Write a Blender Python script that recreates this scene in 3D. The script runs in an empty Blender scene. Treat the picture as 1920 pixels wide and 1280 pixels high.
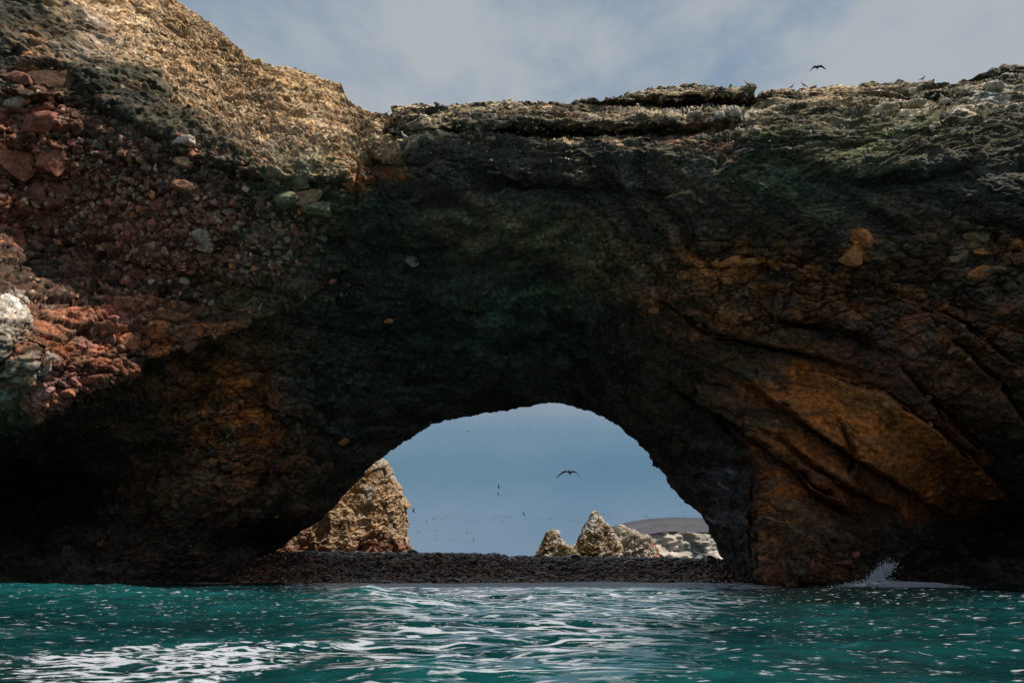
import bpy, math, random
import numpy as np
from mathutils import Vector
random.seed(7); RS = np.random.RandomState(11)
Q = 1.0                                     # mesh density factor
scene = bpy.context.scene
C = scene.collection
f32 = np.float32

# ------------------------------------------------------------------ camera
F = 1280.0; TILT = math.atan(410/1280); CAMH = 1.7
cam = bpy.data.cameras.new('camera'); camo = bpy.data.objects.new('camera', cam); C.objects.link(camo)
cam.sensor_width = 36; cam.lens = 24; cam.clip_start = .1; cam.clip_end = 20000
camo.location = (0, 0, CAMH); camo.rotation_euler = (math.pi/2 + TILT, 0, 0)
scene.camera = camo
scene.render.resolution_x = 1024; scene.render.resolution_y = 682
CT, ST = math.cos(TILT), math.sin(TILT)
def at(px, py, Y):                          # a traced point placed at its own distance Y
    dx = (np.asarray(px, float)-960)/F; dy = (640-np.asarray(py, float))/F
    vy = CT - dy*ST; vz = ST + dy*CT
    k = Y/vy
    return np.stack(np.broadcast_arrays(dx*k, Y+0*k, CAMH+vz*k), -1)

# ------------------------------------------------------------------ sun and sky
SUNV = Vector((.44, -.14, .88)).normalized()
sl = bpy.data.lights.new('sun', 'SUN'); sl.energy = 5.0; sl.angle = math.radians(.5); sl.color = (1, .93, .83)
so = bpy.data.objects.new('sun', sl); C.objects.link(so); so.rotation_euler = SUNV.to_track_quat('Z', 'Y').to_euler()
so.location = (40, -20, 90)
W = bpy.data.worlds.new('World'); scene.world = W; W.use_nodes = True
nt = W.node_tree; N = nt.nodes; L = nt.links; N.clear()
out = N.new('ShaderNodeOutputWorld'); bg = N.new('ShaderNodeBackground'); L.new(bg.outputs[0], out.inputs[0])
bg.inputs[1].default_value = .10
sky = N.new('ShaderNodeTexSky'); sky.sky_type = 'NISHITA'; sky.sun_disc = False
sky.sun_elevation = math.asin(SUNV.z); sky.sun_rotation = math.atan2(SUNV.x, SUNV.y)
sky.air_density = 1.3; sky.dust_density = 2.0
tc = N.new('ShaderNodeTexCoord')
sep = N.new('ShaderNodeSeparateXYZ'); L.new(tc.outputs['Generated'], sep.inputs[0])
def nz(scale, detail, rough, sc=(1, 1, 1), loc=(0, 0, 0), dist=0):
    m = N.new('ShaderNodeMapping'); m.inputs['Scale'].default_value = sc; m.inputs['Location'].default_value = loc
    L.new(tc.outputs['Generated'], m.inputs[0])
    n = N.new('ShaderNodeTexNoise'); n.inputs['Scale'].default_value = scale; n.inputs['Detail'].default_value = detail
    n.inputs['Roughness'].default_value = rough; n.inputs['Distortion'].default_value = dist
    L.new(m.outputs[0], n.inputs[0]); return n
def ramp(stops, mode='EASE'):
    r = N.new('ShaderNodeValToRGB'); r.color_ramp.interpolation = mode
    while len(r.color_ramp.elements) < len(stops): r.color_ramp.elements.new(.5)
    for e, (p, c) in zip(r.color_ramp.elements, stops):
        e.position = p; e.color = (*c, 1) if len(c) == 3 else c
    return r
def mixc(fac, a, b, mode='MIX'):
    m = N.new('ShaderNodeMix'); m.data_type = 'RGBA'; m.blend_type = mode
    for s, v in ((m.inputs['Factor'], fac), (m.inputs[6], a), (m.inputs[7], b)):
        if hasattr(v, 'is_linked'): L.new(v, s)
        elif isinstance(v, (int, float)): s.default_value = v
        else: s.default_value = (*v, 1)
    return m.outputs[2]
# clear air colour by height above the horizon (before the 0.10 strength)
air = ramp([(0, (1.75, 2.85, 4.1)), (.06, (1.3, 2.4, 3.7)), (.125, (.85, 1.95, 3.05)), (.17, (1.25, 2.3, 3.35)), (.215, (2.1, 2.85, 3.75)), (.5, (2.1, 3.05, 4.3)), (1, (1.9, 2.8, 4.1))])
L.new(sep.outputs[2], air.inputs[0])
base = mixc(.88, sky.outputs[0], air.outputs[0])
cn = nz(2.6, 6, .58, (1, 1, 1.7), (3.1, .4, 1.3), .25)
cr = ramp([(.34, (0, 0, 0)), (.60, (1, 1, 1))])
L.new(cn.outputs[0], cr.inputs[0])
veil = ramp([(0, (.12,)*3), (.14, (.10,)*3), (.19, (.10,)*3), (.27, (.75,)*3), (.45, (.9,)*3), (.62, (1,)*3), (1, (.95,)*3)])
L.new(sep.outputs[2], veil.inputs[0])
mm = mixc(1.0, cr.outputs[0], veil.outputs[0], 'MULTIPLY')
cloud = mixc(mm, base, (4.2, 4.6, 4.95))
L.new(cloud, bg.inputs[0])
scene.view_settings.view_transform = 'Standard'; scene.view_settings.look = 'None'
scene.view_settings.exposure = 0; scene.view_settings.gamma = 1

# ------------------------------------------------------------------ numpy noise
def _h(x, y, z, s):
    with np.errstate(over='ignore'):
        h = x.astype(np.uint32)*np.uint32(374761393) + y.astype(np.uint32)*np.uint32(668265263) + z.astype(np.uint32)*np.uint32(2147483647) + np.uint32(s*977+13)*np.uint32(3266489917)
        h = (h ^ (h >> np.uint32(13)))*np.uint32(1274126177)
        h ^= h >> np.uint32(16); h *= np.uint32(2246822519); h ^= h >> np.uint32(13)
    return h
def noise(P, s=0):                           # gradient noise, about -1..1
    P = P.astype(f32); ip = np.floor(P); fp = P-ip; ip = ip.astype(np.int64)
    u = fp*fp*fp*(fp*(fp*6-15)+10)
    r = np.zeros(len(P), f32)
    for a in (0, 1):
        wx = u[:, 0] if a else 1-u[:, 0]
        for b in (0, 1):
            wy = u[:, 1] if b else 1-u[:, 1]
            for c in (0, 1):
                wz = u[:, 2] if c else 1-u[:, 2]
                h = _h(ip[:, 0]+a, ip[:, 1]+b, ip[:, 2]+c, s)
                gx = (h & np.uint32(1023)).astype(f32)/511.5-1
                gy = ((h >> np.uint32(10)) & np.uint32(1023)).astype(f32)/511.5-1
                gz = ((h >> np.uint32(20)) & np.uint32(1023)).astype(f32)/511.5-1
                r += wx*wy*wz*(gx*(fp[:, 0]-a)+gy*(fp[:, 1]-b)+gz*(fp[:, 2]-c))
    return r*1.5
def fbm(P, o=4, s=0, g=.5, l=2.03):
    r = 0; a = 1
    for i in range(o):
        r = r+a*noise(P, s+i); a *= g; P = P*l+3.7
    return r
def ridged(P, o=4, s=0, g=.5):
    r = 0; a = 1
    for i in range(o):
        r = r+a*(1-2*np.abs(noise(P, s+i))); a *= g; P = P*2.07+1.9
    return r
def worley(P, s=0, jit=.85):                 # F1, F2, cell randoms, vector to the cell's point
    P = P.astype(f32); b = np.floor(P-.5).astype(np.int64); n = len(P)
    F1 = np.full(n, 9, f32); F2 = np.full(n, 9, f32); ID = np.zeros(n, np.uint32); V = np.zeros((n, 3), f32)
    for i in (0, 1):
        for j in (0, 1):
            for k in (0, 1):
                c = b+np.array([i, j, k]); h = _h(c[:, 0], c[:, 1], c[:, 2], s)
                q = np.stack([(h & np.uint32(1023)), (h >> np.uint32(10)) & np.uint32(1023), (h >> np.uint32(20)) & np.uint32(1023)], 1).astype(f32)/1023-.5
                d = P-(c+.5+q*jit).astype(f32); D = np.sqrt((d*d).sum(1))
                nw = D < F1
                F2 = np.where(nw, F1, np.minimum(F2, D)); ID = np.where(nw, h, ID); V = np.where(nw[:, None], d, V); F1 = np.where(nw, D, F1)
    with np.errstate(over='ignore'):
        g = ID*np.uint32(2654435761)
    r1 = (g >> np.uint32(8) & np.uint32(1023)).astype(f32)/1023
    r2 = (g >> np.uint32(20)).astype(f32)/4095
    r3 = (g & np.uint32(255)).astype(f32)/255
    return F1, F2, r1, r2, r3, V
def blocky(P, s, crack=.12, tilt=1.0):       # broken rock: tilted facets with cracks between them
    F1, F2, r1, r2, r3, V = worley(P, s)
    e = F2-F1
    return (r1-.5) + tilt*(V[:, 0]*(r2-.5)+V[:, 1]*(r3-.5)+V[:, 2]*(r1*1.7 % 1-.5))*1.4 - .9*np.exp(-e/crack), r2, e
def ss(a, b, x):
    t = np.clip((x-a)/(b-a), 0, 1); return t*t*(3-2*t)

# ------------------------------------------------------------------ mesh helpers
def mesh_obj(name, V, Fc, mat, parent=None, smooth=True, cols=None, attrs=None):
    me = bpy.data.meshes.new(name); V = np.ascontiguousarray(V, f32); Fc = np.ascontiguousarray(Fc, np.int32)
    k = Fc.shape[1]
    me.vertices.add(len(V)); me.vertices.foreach_set('co', V.ravel())
    me.loops.add(Fc.size); me.loops.foreach_set('vertex_index', Fc.ravel())
    me.polygons.add(len(Fc)); me.polygons.foreach_set('loop_start', np.arange(0, Fc.size, k, dtype=np.int32))
    me.polygons.foreach_set('use_smooth', np.full(len(Fc), smooth))
    me.update(calc_edges=True); me.validate()
    if cols is not None:
        a = me.color_attributes.new('Col', 'FLOAT_COLOR', 'POINT')
        a.data.foreach_set('color', np.concatenate([np.clip(cols, 0, 1), np.ones((len(cols), 1))], 1).astype(f32).ravel())
    for nme, arr in (attrs or {}).items():
        a = me.attributes.new(nme, 'FLOAT', 'POINT'); a.data.foreach_set('value', arr.astype(f32).ravel())
    if mat: me.materials.append(mat)
    o = bpy.data.objects.new(name, me); C.objects.link(o)
    if parent: o.parent = parent
    return o
def tag(o, label=None, cat=None, group=None, kind=None):
    if label: o['label'] = label
    if cat: o['category'] = cat
    if group: o['group'] = group
    if kind: o['kind'] = kind
    return o
def grid_faces(nr, nc, off=0):
    i = np.arange(nr-1)[:, None]*nc + np.arange(nc-1)[None]
    i = i.ravel()+off
    return np.stack([i, i+1, i+nc+1, i+nc], 1)
def ico(sub):
    t = (1+5**.5)/2
    v = [(-1, t, 0), (1, t, 0), (-1, -t, 0), (1, -t, 0), (0, -1, t), (0, 1, t), (0, -1, -t), (0, 1, -t), (t, 0, -1), (t, 0, 1), (-t, 0, -1), (-t, 0, 1)]
    fc = [(0,11,5),(0,5,1),(0,1,7),(0,7,10),(0,10,11),(1,5,9),(5,11,4),(11,10,2),(10,7,6),(7,1,8),(3,9,4),(3,4,2),(3,2,6),(3,6,8),(3,8,9),(4,9,5),(2,4,11),(6,2,10),(8,6,7),(9,8,1)]
    v = [np.array(a)/np.linalg.norm(a) for a in v]
    for _ in range(sub):
        mid = {}; nf = []
        def m(a, b):
            k = (min(a, b), max(a, b))
            if k not in mid:
                p = v[a]+v[b]; v.append(p/np.linalg.norm(p)); mid[k] = len(v)-1
            return mid[k]
        for a, b, c in fc:
            x, y, z = m(a, b), m(b, c), m(c, a); nf += [(a, x, z), (b, y, x), (c, z, y), (x, y, z)]
        fc = nf
    return np.array(v), np.array(fc)
def rotmats(n, rs, tilt=math.pi):
    a = rs.uniform(0, 2*math.pi, n); b = rs.uniform(-tilt, tilt, n); c = rs.uniform(-tilt, tilt, n)
    def R(ax, t):
        m = np.zeros((n, 3, 3)); i, j = (ax+1) % 3, (ax+2) % 3
        m[:, ax, ax] = 1; m[:, i, i] = np.cos(t); m[:, j, j] = np.cos(t); m[:, i, j] = -np.sin(t); m[:, j, i] = np.sin(t); return m
    return R(2, a) @ R(1, b) @ R(0, c)
def rock_shape(sub, s, angular=.5):          # a broken stone: sphere cut by random planes, then roughened
    v, fc = ico(sub); rs = np.random.RandomState(s)
    for _ in range(11):
        n = rs.normal(size=3); n /= np.linalg.norm(n); d = rs.uniform(1-angular, 1-.12*angular)
        t = v @ n; v = v-np.maximum(t-d, 0)[:, None]*n*.93
    v = v*(1+(.05 if sub < 3 else .11)*fbm(v*2.2+s, 4, s))[:, None]
    return v, fc
def scatter(P, S, rs, subs=1, ang=.45, tilt=math.pi, nvar=8, seed=0):   # many stones merged: positions, (n,3) sizes
    Vs, Fs, idx = [], [], []; off = 0
    R = rotmats(len(P), rs, tilt); var = rs.randint(0, nvar, len(P))
    for k in range(nvar):
        v, fc = rock_shape(subs, seed+k, ang); ii = np.where(var == k)[0]
        if not len(ii): continue
        w = np.einsum('nij,nvj->nvi', R[ii], v[None]*S[ii][:, None, :])+P[ii][:, None, :]
        Vs.append(w.reshape(-1, 3)); Fs.append((fc[None]+(np.arange(len(ii))*len(v))[:, None, None]+off).reshape(-1, 3))
        idx.append(np.repeat(ii, len(v))); off += len(ii)*len(v)
    return np.concatenate(Vs), np.concatenate(Fs), np.concatenate(idx)

# ------------------------------------------------------------------ materials
def new_mat(name):
    m = bpy.data.materials.new(name); m.use_nodes = True; m.node_tree.nodes.clear(); return m
class NB:
    def __init__(s, m): s.t = m.node_tree; s.n = s.t.nodes; s.l = s.t.links
    def node(s, ty, **kw):
        n = s.n.new(ty)
        for k, v in kw.items():
            if k.startswith('_'): setattr(n, k[1:], v)
        return n
    def set(s, sock, v):
        if hasattr(v, 'is_linked'): s.l.new(v, sock)
        elif isinstance(v, (tuple, list)) and len(v) == 3 and sock.type == 'RGBA': sock.default_value = (*v, 1)
        else: sock.default_value = v
    def noise(s, scale, det=6, rough=.6, vec=None, dist=0):
        n = s.n.new('ShaderNodeTexNoise'); n.inputs['Scale'].default_value = scale; n.inputs['Detail'].default_value = det
        n.inputs['Roughness'].default_value = rough; n.inputs['Distortion'].default_value = dist
        if vec is not None: s.l.new(vec, n.inputs['Vector'])
        return n.outputs[0]
    def voro(s, scale, vec=None, feat='F1'):
        n = s.n.new('ShaderNodeTexVoronoi'); n.feature = feat; n.inputs['Scale'].default_value = scale
        if vec is not None: s.l.new(vec, n.inputs['Vector'])
        return n
    def ramp(s, fac, stops, mode='LINEAR'):
        r = s.n.new('ShaderNodeValToRGB'); r.color_ramp.interpolation = mode
        while len(r.color_ramp.elements) < len(stops): r.color_ramp.elements.new(.5)
        for e, (p, c) in zip(r.color_ramp.elements, stops):
            e.position = p; e.color = (c, c, c, 1) if isinstance(c, (int, float)) else (*c, 1)
        s.l.new(fac, r.inputs[0]); return r.outputs[0]
    def mix(s, fac, a, b, mode='MIX'):
        m = s.n.new('ShaderNodeMix'); m.data_type = 'RGBA'; m.blend_type = mode
        s.set(m.inputs['Factor'], fac); s.set(m.inputs[6], a); s.set(m.inputs[7], b); return m.outputs[2]
    def math(s, op, a, b=0.):
        m = s.n.new('ShaderNodeMath'); m.operation = op; s.set(m.inputs[0], a); s.set(m.inputs[1], b); return m.outputs[0]
    def bump(s, h, strength, dist, nrm=None):
        b = s.n.new('ShaderNodeBump'); b.inputs['Strength'].default_value = strength; b.inputs['Distance'].default_value = dist
        s.l.new(h, b.inputs['Height'])
        if nrm is not None: s.l.new(nrm, b.inputs['Normal'])
        return b.outputs[0]
    def attr(s, name):
        a = s.n.new('ShaderNodeAttribute'); a.attribute_name = name; return a
    def pos(s): return s.n.new('ShaderNodeNewGeometry').outputs['Position']
    def obj(s): return s.n.new('ShaderNodeTexCoord').outputs['Object']
    def finish(s, col, rough, nrm=None, spec=.3, **kw):
        p = s.n.new('ShaderNodeBsdfPrincipled'); o = s.n.new('ShaderNodeOutputMaterial'); s.l.new(p.outputs[0], o.inputs[0])
        s.set(p.inputs['Base Color'], col); s.set(p.inputs['Roughness'], rough)
        if 'Specular IOR Level' in p.inputs: s.set(p.inputs['Specular IOR Level'], spec)
        if nrm is not None: s.l.new(nrm, p.inputs['Normal'])
        for k, v in kw.items(): s.set(p.inputs[k.replace('_', ' ')], v)
        return p
def rock_mat(name, fine=1.0, rough=.85, spec=.25, col=None, lo=.42, hi=1.75, bumpd=.2):
    m = new_mat(name); b = NB(m); v = b.pos()
    c = b.attr('Col').outputs['Color'] if col is None else col(b)
    n1 = b.noise(3.2*fine, 8, .7, v); n2 = b.noise(14*fine, 6, .75, v, .5)
    c = b.mix(1.0, c, b.ramp(n1, [(.3, lo), (.7, hi)]), 'MULTIPLY')
    c = b.mix(1.0, c, b.ramp(n2, [(.3, lo), (.7, hi)]), 'MULTIPLY')
    vo = b.voro(2.6*fine, v, 'DISTANCE_TO_EDGE').outputs[0]
    crk = b.ramp(vo, [(0, 0.), (.05, 1.)])
    h = b.math('ADD', b.math('MULTIPLY', n2, .6), b.math('ADD', n1, b.math('MULTIPLY', crk, .03)))
    b.finish(c, rough, b.bump(h, .9, bumpd), spec)
    return m
M_arch = rock_mat('arch_rock')
M_stone = rock_mat('cliff_stone', 1.6, .75, .3, bumpd=.06)
M_far = rock_mat('stack_rock', .8, .9, .15, lo=.65, hi=1.35, bumpd=.3)

# ------------------------------------------------------------------ maps that lay out relief and pigment of the arch wall
GX0, GY0, GS = -700, -600, 4
gx = np.arange(GX0, 2700, GS); gy = np.arange(GY0, 1500, GS); GXX, GYY = np.meshgrid(gx, gy)
def samp(A, px, py):
    x = np.clip((px-GX0)/GS, 0, A.shape[1]-1.001); y = np.clip((py-GY0)/GS, 0, A.shape[0]-1.001)
    i = x.astype(int); j = y.astype(int); fx = x-i; fy = y-j
    if A.ndim == 3: fx = fx[..., None]; fy = fy[..., None]
    return (A[j, i]*(1-fx)+A[j, i+1]*fx)*(1-fy)+(A[j+1, i]*(1-fx)+A[j+1, i+1]*fx)*fy
CP = np.array([  # photo x, y, distance
 (-500,-400,60),(-500,0,38),(-500,400,35),(-500,800,35),(-500,1200,40),(2400,0,38),(2400,400,31),(2400,800,31),(2400,1250,33),  # right edge points, out of view, drawn nearer to shade the water
 (0,-150,47),(200,-100,52),(400,60,53),(320,0,53),(550,130,53),(650,190,51),(720,212,49),
 (0,30,41),(130,120,40.5),(250,60,47),(400,180,46),(520,250,44.5),(640,290,43.5),(560,180,49),
 (0,200,38.5),(150,260,40),(300,260,41),(340,330,40.8),(200,420,43.3),(0,400,40.5),(100,500,43.6),(380,440,43.4),(500,350,41.5),(560,420,44),(650,370,43.5),
 (400,560,46),(250,600,43.2),(120,690,40.6),(0,600,35),(0,740,39),(60,790,41),(200,730,43.5),(0,880,54),(120,900,58),(260,850,54),(340,740,49),
 (470,680,48.5),(430,860,49),(330,950,50),(500,900,52),(420,1060,57),(330,1090,56),(150,1090,53),(0,1090,52),(0,1000,57),(100,1200,52),(-200,1090,46),
 (520,1000,60),(560,880,57),(600,700,53),(650,560,50),(700,450,46.5),(700,800,61),(640,900,62),
 (750,300,43),(780,260,41.5),(760,215,42.5),(900,300,42.5),(900,200,43),(900,240,41.8),(900,400,45),(900,520,48.5),(850,640,54),(850,740,61),
 (1050,195,44),(1050,250,41.5),(1050,330,42),(1050,430,44.5),(1050,550,48),(1050,650,53.5),(1050,720,59),
 (1250,160,45),(1250,250,41),(1250,340,41.3),(1250,450,43.5),(1250,560,46.5),(1250,680,51.5),(1200,740,57),
 (1450,165,45),(1450,240,40.6),(1450,340,40.3),(1450,460,42.5),(1450,560,44),(1450,660,47),(1420,740,48.5),(1330,780,53),
 (1700,155,45),(1700,230,40),(1700,330,39.5),(1700,450,41.2),(1700,560,42.5),(1650,700,44.5),(1600,820,46),(1500,850,47.5),
 (1900,120,45),(1900,250,39.5),(1900,400,39.2),(1900,550,41),(1900,750,43),(1850,880,47),(1900,1000,53),(1750,960,49),(1700,1080,51),(1900,1100,50),
 (1440,950,49),(1425,1080,49.5),(1550,1000,48),(1580,1080,49),(1370,880,54),(1330,900,58),(1385,1000,56),(1400,1090,57),
 (1362,1048,64),(1300,945,64),(1228,870,64),(1130,780,64),(1020,755,64.5),(900,775,65),(760,825,65),(680,890,65),(590,980,65),(500,1045,65),(1380,1120,64),(470,1120,64)], float)
def tps(X, v, Xq, lam=.02):
    def U(r2): return .5*r2*np.log(r2+1e-9)
    X = X/500; Xq = Xq/500; n = len(X)
    d = ((X[:, None]-X[None])**2).sum(-1); A = np.zeros((n+3, n+3)); A[:n, :n] = U(d)+lam*np.eye(n)
    A[:n, n] = 1; A[:n, n+1:] = X; A[n, :n] = 1; A[n+1:, :n] = X.T
    w = np.linalg.solve(A, np.r_[v, 0, 0, 0])
    o = np.zeros(len(Xq))
    for i in range(n): o += w[i]*U(((Xq-X[i])**2).sum(1))
    return o+w[n]+Xq@w[n+1:]
DEPTH = tps(CP[:, :2], CP[:, 2], np.stack([GXX.ravel(), GYY.ravel()], 1)).reshape(GXX.shape)
DEPTH = np.clip(DEPTH, 27, 66)
def seg_dist(pts, PX, PY):                  # signed distance (positive below/right-hand side) and fraction along a polyline
    pts = np.array(pts, float); best = np.full(PX.shape, 1e9); sg = np.zeros(PX.shape); fr = np.zeros(PX.shape)
    Ls = np.r_[0, np.cumsum(np.hypot(*np.diff(pts, axis=0).T))]
    for i in range(len(pts)-1):
        a, b = pts[i], pts[i+1]; d = b-a; l = np.hypot(*d)
        t = np.clip(((PX-a[0])*d[0]+(PY-a[1])*d[1])/l**2, 0, 1)
        ex, ey = PX-a[0]-t*d[0], PY-a[1]-t*d[1]; D = np.hypot(ex, ey)
        c = (d[0]*ey-d[1]*ex)/l
        m = D < best; best = np.where(m, D, best); sg = np.where(m, np.sign(c), sg); fr = np.where(m, (Ls[i]+t*l)/Ls[-1], fr)
    return best, sg, fr
def groove(pts, w, depth):                  # recess along a line
    global DEPTH
    d, s, fr = seg_dist(pts, GXX, GYY); DEPTH = DEPTH+depth*np.exp(-(d/w)**2)*np.sin(np.pi*np.clip(fr, .04, .96))**.5
def step(pts, amp, decay, sharp=6):         # positive side lies farther by amp, fading over decay
    global DEPTH
    d, s, fr = seg_dist(pts, GXX, GYY); e = np.sin(np.pi*np.clip(fr, .02, .98))**.5
    DEPTH = DEPTH+amp*.5*np.tanh(s*d/sharp)*np.exp(-d/decay)*e
def bump(x, y, rx, ry, amp, ang=0, p=2):
    global DEPTH
    a = math.radians(ang); dx, dy = GXX-x, GYY-y
    u = (dx*math.cos(a)+dy*math.sin(a))/rx; v = (-dx*math.sin(a)+dy*math.cos(a))/ry
    DEPTH = DEPTH+amp*np.exp(-(u*u+v*v)**(p/2))
# ledges of the top slab
step([(735,236),(800,246),(900,243),(1000,238),(1100,244),(1240,240),(1330,236),(1400,226)], 3.4, 18, 4)
step([(770,262),(850,250),(960,256),(1100,262),(1250,266),(1380,252)], -1.8, 22, 4)
step([(1085,192),(1190,186),(1300,182),(1408,186)], 2.8, 14, 3)
step([(1180,214),(1290,214),(1400,208)], -2.4, 14, 3)
bump(1310,200,95,13,4.5); bump(1000,248,70,7,1.2); bump(1230,246,70,6,1.0)
step([(1600,196),(1680,190),(1745,186),(1790,190)], 1.6, 12, 3); bump(1670,190,70,6,1.3); bump(1740,178,40,6,1.2)
step([(735,262),(737,230),(736,198)], -2.0, 26, 3)
bump(728,258,14,6,1.6); bump(758,262,20,6,1.2)
step([(1700,172),(1800,150),(1900,140),(2000,150)], 1.4, 20, 4)
step([(1420,262),(1560,262),(1700,250),(1850,230)], .8, 30, 8)
step([(900,330),(1010,340),(1110,338),(1190,352)], 1.6, 45, 6)
step([(1500,300),(1600,330),(1720,330),(1840,300)], 1.5, 60, 10)
step([(960,580),(1100,600),(1240,590)], 1.0, 60, 8); step([(820,470),(960,480),(1100,455)], .8, 60, 10)
# dipping beds of the right pier
for pts, a, w in (([(1380,700),(1470,765),(1560,835),(1650,885),(1770,965)], 1.5, 55), ([(1300,740),(1380,800),(1470,868),(1560,935),(1620,985)], 1.2, 45),
                  ([(1560,700),(1660,735),(1760,805),(1860,895),(1920,960)], -1.6, 50), ([(1690,690),(1780,790),(1900,890)], -1.2, 40),
                  ([(1790,640),(1870,720),(1960,830)], -1.4, 40), ([(1440,810),(1560,900),(1680,960)], .9, 30), ([(1240,560),(1330,620),(1450,655),(1600,690)], .9, 40),
                  ([(1480,860),(1530,930),(1600,960)], .8, 25), ([(1700,560),(1800,600),(1900,680)], -.9, 40), ([(1420,600),(1560,610),(1680,660)], .7, 40),
                  ([(1230,700),(1330,770),(1405,850)], 1.0, 40), ([(1570,790),(1600,850),(1590,890)], .3, 20)):
    step(pts, a*1.6, w, 2.2); groove(pts, 4, 1.2)
step([(1416,1120),(1412,1000),(1412,900),(1402,830)], -4.0, 45, 5)
bump(1860,985,120,60,3.5,20); bump(1500,1060,30,40,-.8); bump(1640,960,40,25,1.5)
# ledges on the sunlit slope
for pts, a, w in (([(340,50),(420,105),(500,150),(590,175),(650,205)], -1.3, 26), ([(300,110),(400,170),(520,235),(640,262),(700,275)], -1.1, 30), ([(220,20),(300,70),(370,130),(440,160)], -1.0, 26), ([(420,200),(520,275),(610,300)], -.9, 22), ([(140,60),(230,120),(330,190)], -.9, 24)):
    step(pts, a, w, 4); groove([(x+4, y+6) for x, y in pts], 5, .5)
# left side
step([(-60,850),(60,800),(150,752),(260,700),(380,650),(500,600),(560,560)], 4.0, 70, 8)
step([(0,545),(40,560),(62,640),(50,720),(0,770)], -2.0, 30, 5)
step([(20,130),(90,120),(150,150),(190,200),(280,240),(360,300),(470,330),(600,340),(690,310)], 1.6, 40, 6)
step([(0,270),(110,300),(140,330)], 1.0, 30, 5); step([(0,170),(60,190),(130,180)], 1.4, 25, 5)
step([(200,470),(330,500),(450,520),(540,540)], 1.2, 50, 8)
bump(480,1010,70,30,5); bump(90,940,120,80,3); bump(420,700,35,70,-1.6,20); bump(500,760,12,60,1.5,-15)
groove([(640,700),(560,830),(470,930),(400,1060)],10,1.0)
step([(600,760),(560,800),(520,880),(470,960)],1.2,40,6)
groove([(666,300),(668,330),(664,380)],5,.8); bump(720,310,50,14,1.0)
# ---------------- pigment, plus lit ledges and shaded hollows painted in
dark=(.082,.074,.056); gdark=(.034,.064,.046); olive=(.22,.20,.085); ochre=(.45,.135,.024); brown=(.25,.09,.030); red=(.33,.12,.07)
tan=(.47,.34,.20); white=(.80,.72,.60); pink=(.48,.21,.18); grey=(.15,.145,.13); orange=(.68,.25,.075); green=(.075,.14,.06); black=(.014,.013,.011); sand=(.70,.47,.27)
PIG = np.zeros(GXX.shape+(3,)); PIG[:] = dark
def paint(col, x, y, rx, ry, ang=0, w=1.0, p=3):
    a = math.radians(ang); dx, dy = GXX-x, GYY-y
    u = (dx*math.cos(a)+dy*math.sin(a))/rx; v = (-dx*math.sin(a)+dy*math.cos(a))/ry
    m = (w*np.exp(-(u*u+v*v)**(p/2)))[..., None]
    PIG[:] = PIG*(1-m)+np.array(col)*m
def paint_poly(col, pts, soft=10, w=1.0):
    pts = np.array(pts, float); ins = np.zeros(GXX.shape, bool); j = len(pts)-1
    for i in range(len(pts)):
        xi, yi = pts[i]; xj, yj = pts[j]
        if yi != yj:
            ins ^= ((yi > GYY) != (yj > GYY)) & (GXX < (xj-xi)*(GYY-yi)/(yj-yi)+xi)
        j = i
    d, s, fr = seg_dist(np.vstack([pts, pts[:1]]), GXX, GYY)
    m = (w/(1+np.exp(np.clip(np.where(ins, -d, d)/soft*3, -30, 30))))[..., None]
    PIG[:] = PIG*(1-m)+np.array(col)*m
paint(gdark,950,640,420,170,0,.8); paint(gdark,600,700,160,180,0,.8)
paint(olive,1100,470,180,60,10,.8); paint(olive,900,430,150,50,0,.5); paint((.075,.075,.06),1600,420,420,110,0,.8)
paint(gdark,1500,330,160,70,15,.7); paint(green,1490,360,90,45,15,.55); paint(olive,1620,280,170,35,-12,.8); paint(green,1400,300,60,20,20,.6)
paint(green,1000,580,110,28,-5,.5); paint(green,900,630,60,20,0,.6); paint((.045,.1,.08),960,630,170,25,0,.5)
paint((.085,.085,.04),1600,250,420,60,-3,.8); paint(tan,1600,205,420,12,-3,.25)
paint((.35,.13,.09),1170,262,170,10,6,.7); paint((.40,.17,.12),1320,255,60,12,0,.8); paint(pink,1000,250,90,7,6,.7); paint(tan,820,262,90,12,-12,.8)
paint((.22,.19,.14),1050,205,330,14,0,.8); paint(tan,1300,214,110,8,0,.8); paint(sand,1500,172,120,8,0,.6); paint((.30,.27,.18),1200,168,120,6,-6,.6)
# right pier
paint((.21,.08,.028),1650,650,420,200,15,.8); paint((.24,.095,.03),1500,900,330,170,25,.7)
paint(brown,1500,560,330,120,12,.7); paint(ochre,1390,490,90,20,0,.8); paint(orange,1610,462,40,28,-35,1,4); paint(orange,1530,500,60,10,5,.8)
paint(orange,1370,590,60,22,-10,.55); paint((.30,.13,.06),1250,560,60,50,20,.5); paint(orange,1390,505,70,14,8,.8)
paint_poly(ochre,[(1395,715),(1480,698),(1590,700),(1680,735),(1770,800),(1870,900),(1900,960),(1780,975),(1650,890),(1550,835),(1450,770)],8,.95)
paint_poly((.38,.11,.020),[(1400,790),(1470,800),(1560,850),(1640,895),(1770,970),(1740,1000),(1640,960),(1560,960),(1500,940),(1420,930),(1405,870)],10,.85)
paint(ochre,1430,960,28,70,0,.8); paint((.28,.15,.07),1650,740,60,30,0,.4)
paint((.10,.075,.05),1480,780,170,22,36,.4); paint(brown,1760,620,130,60,30,.5); paint(orange,1890,470,120,28,10,.7); paint((.45,.28,.15),1790,480,36,24,0,.9,4); paint((.42,.22,.11),1850,450,60,40,45,.8); paint(ochre,1900,600,40,30,30,.9); paint((.28,.14,.07),1880,700,60,50,40,.7)
paint((.22,.09,.065),1640,640,100,40,10,.6); paint((.24,.10,.07),1700,700,120,22,40,.6)
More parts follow.
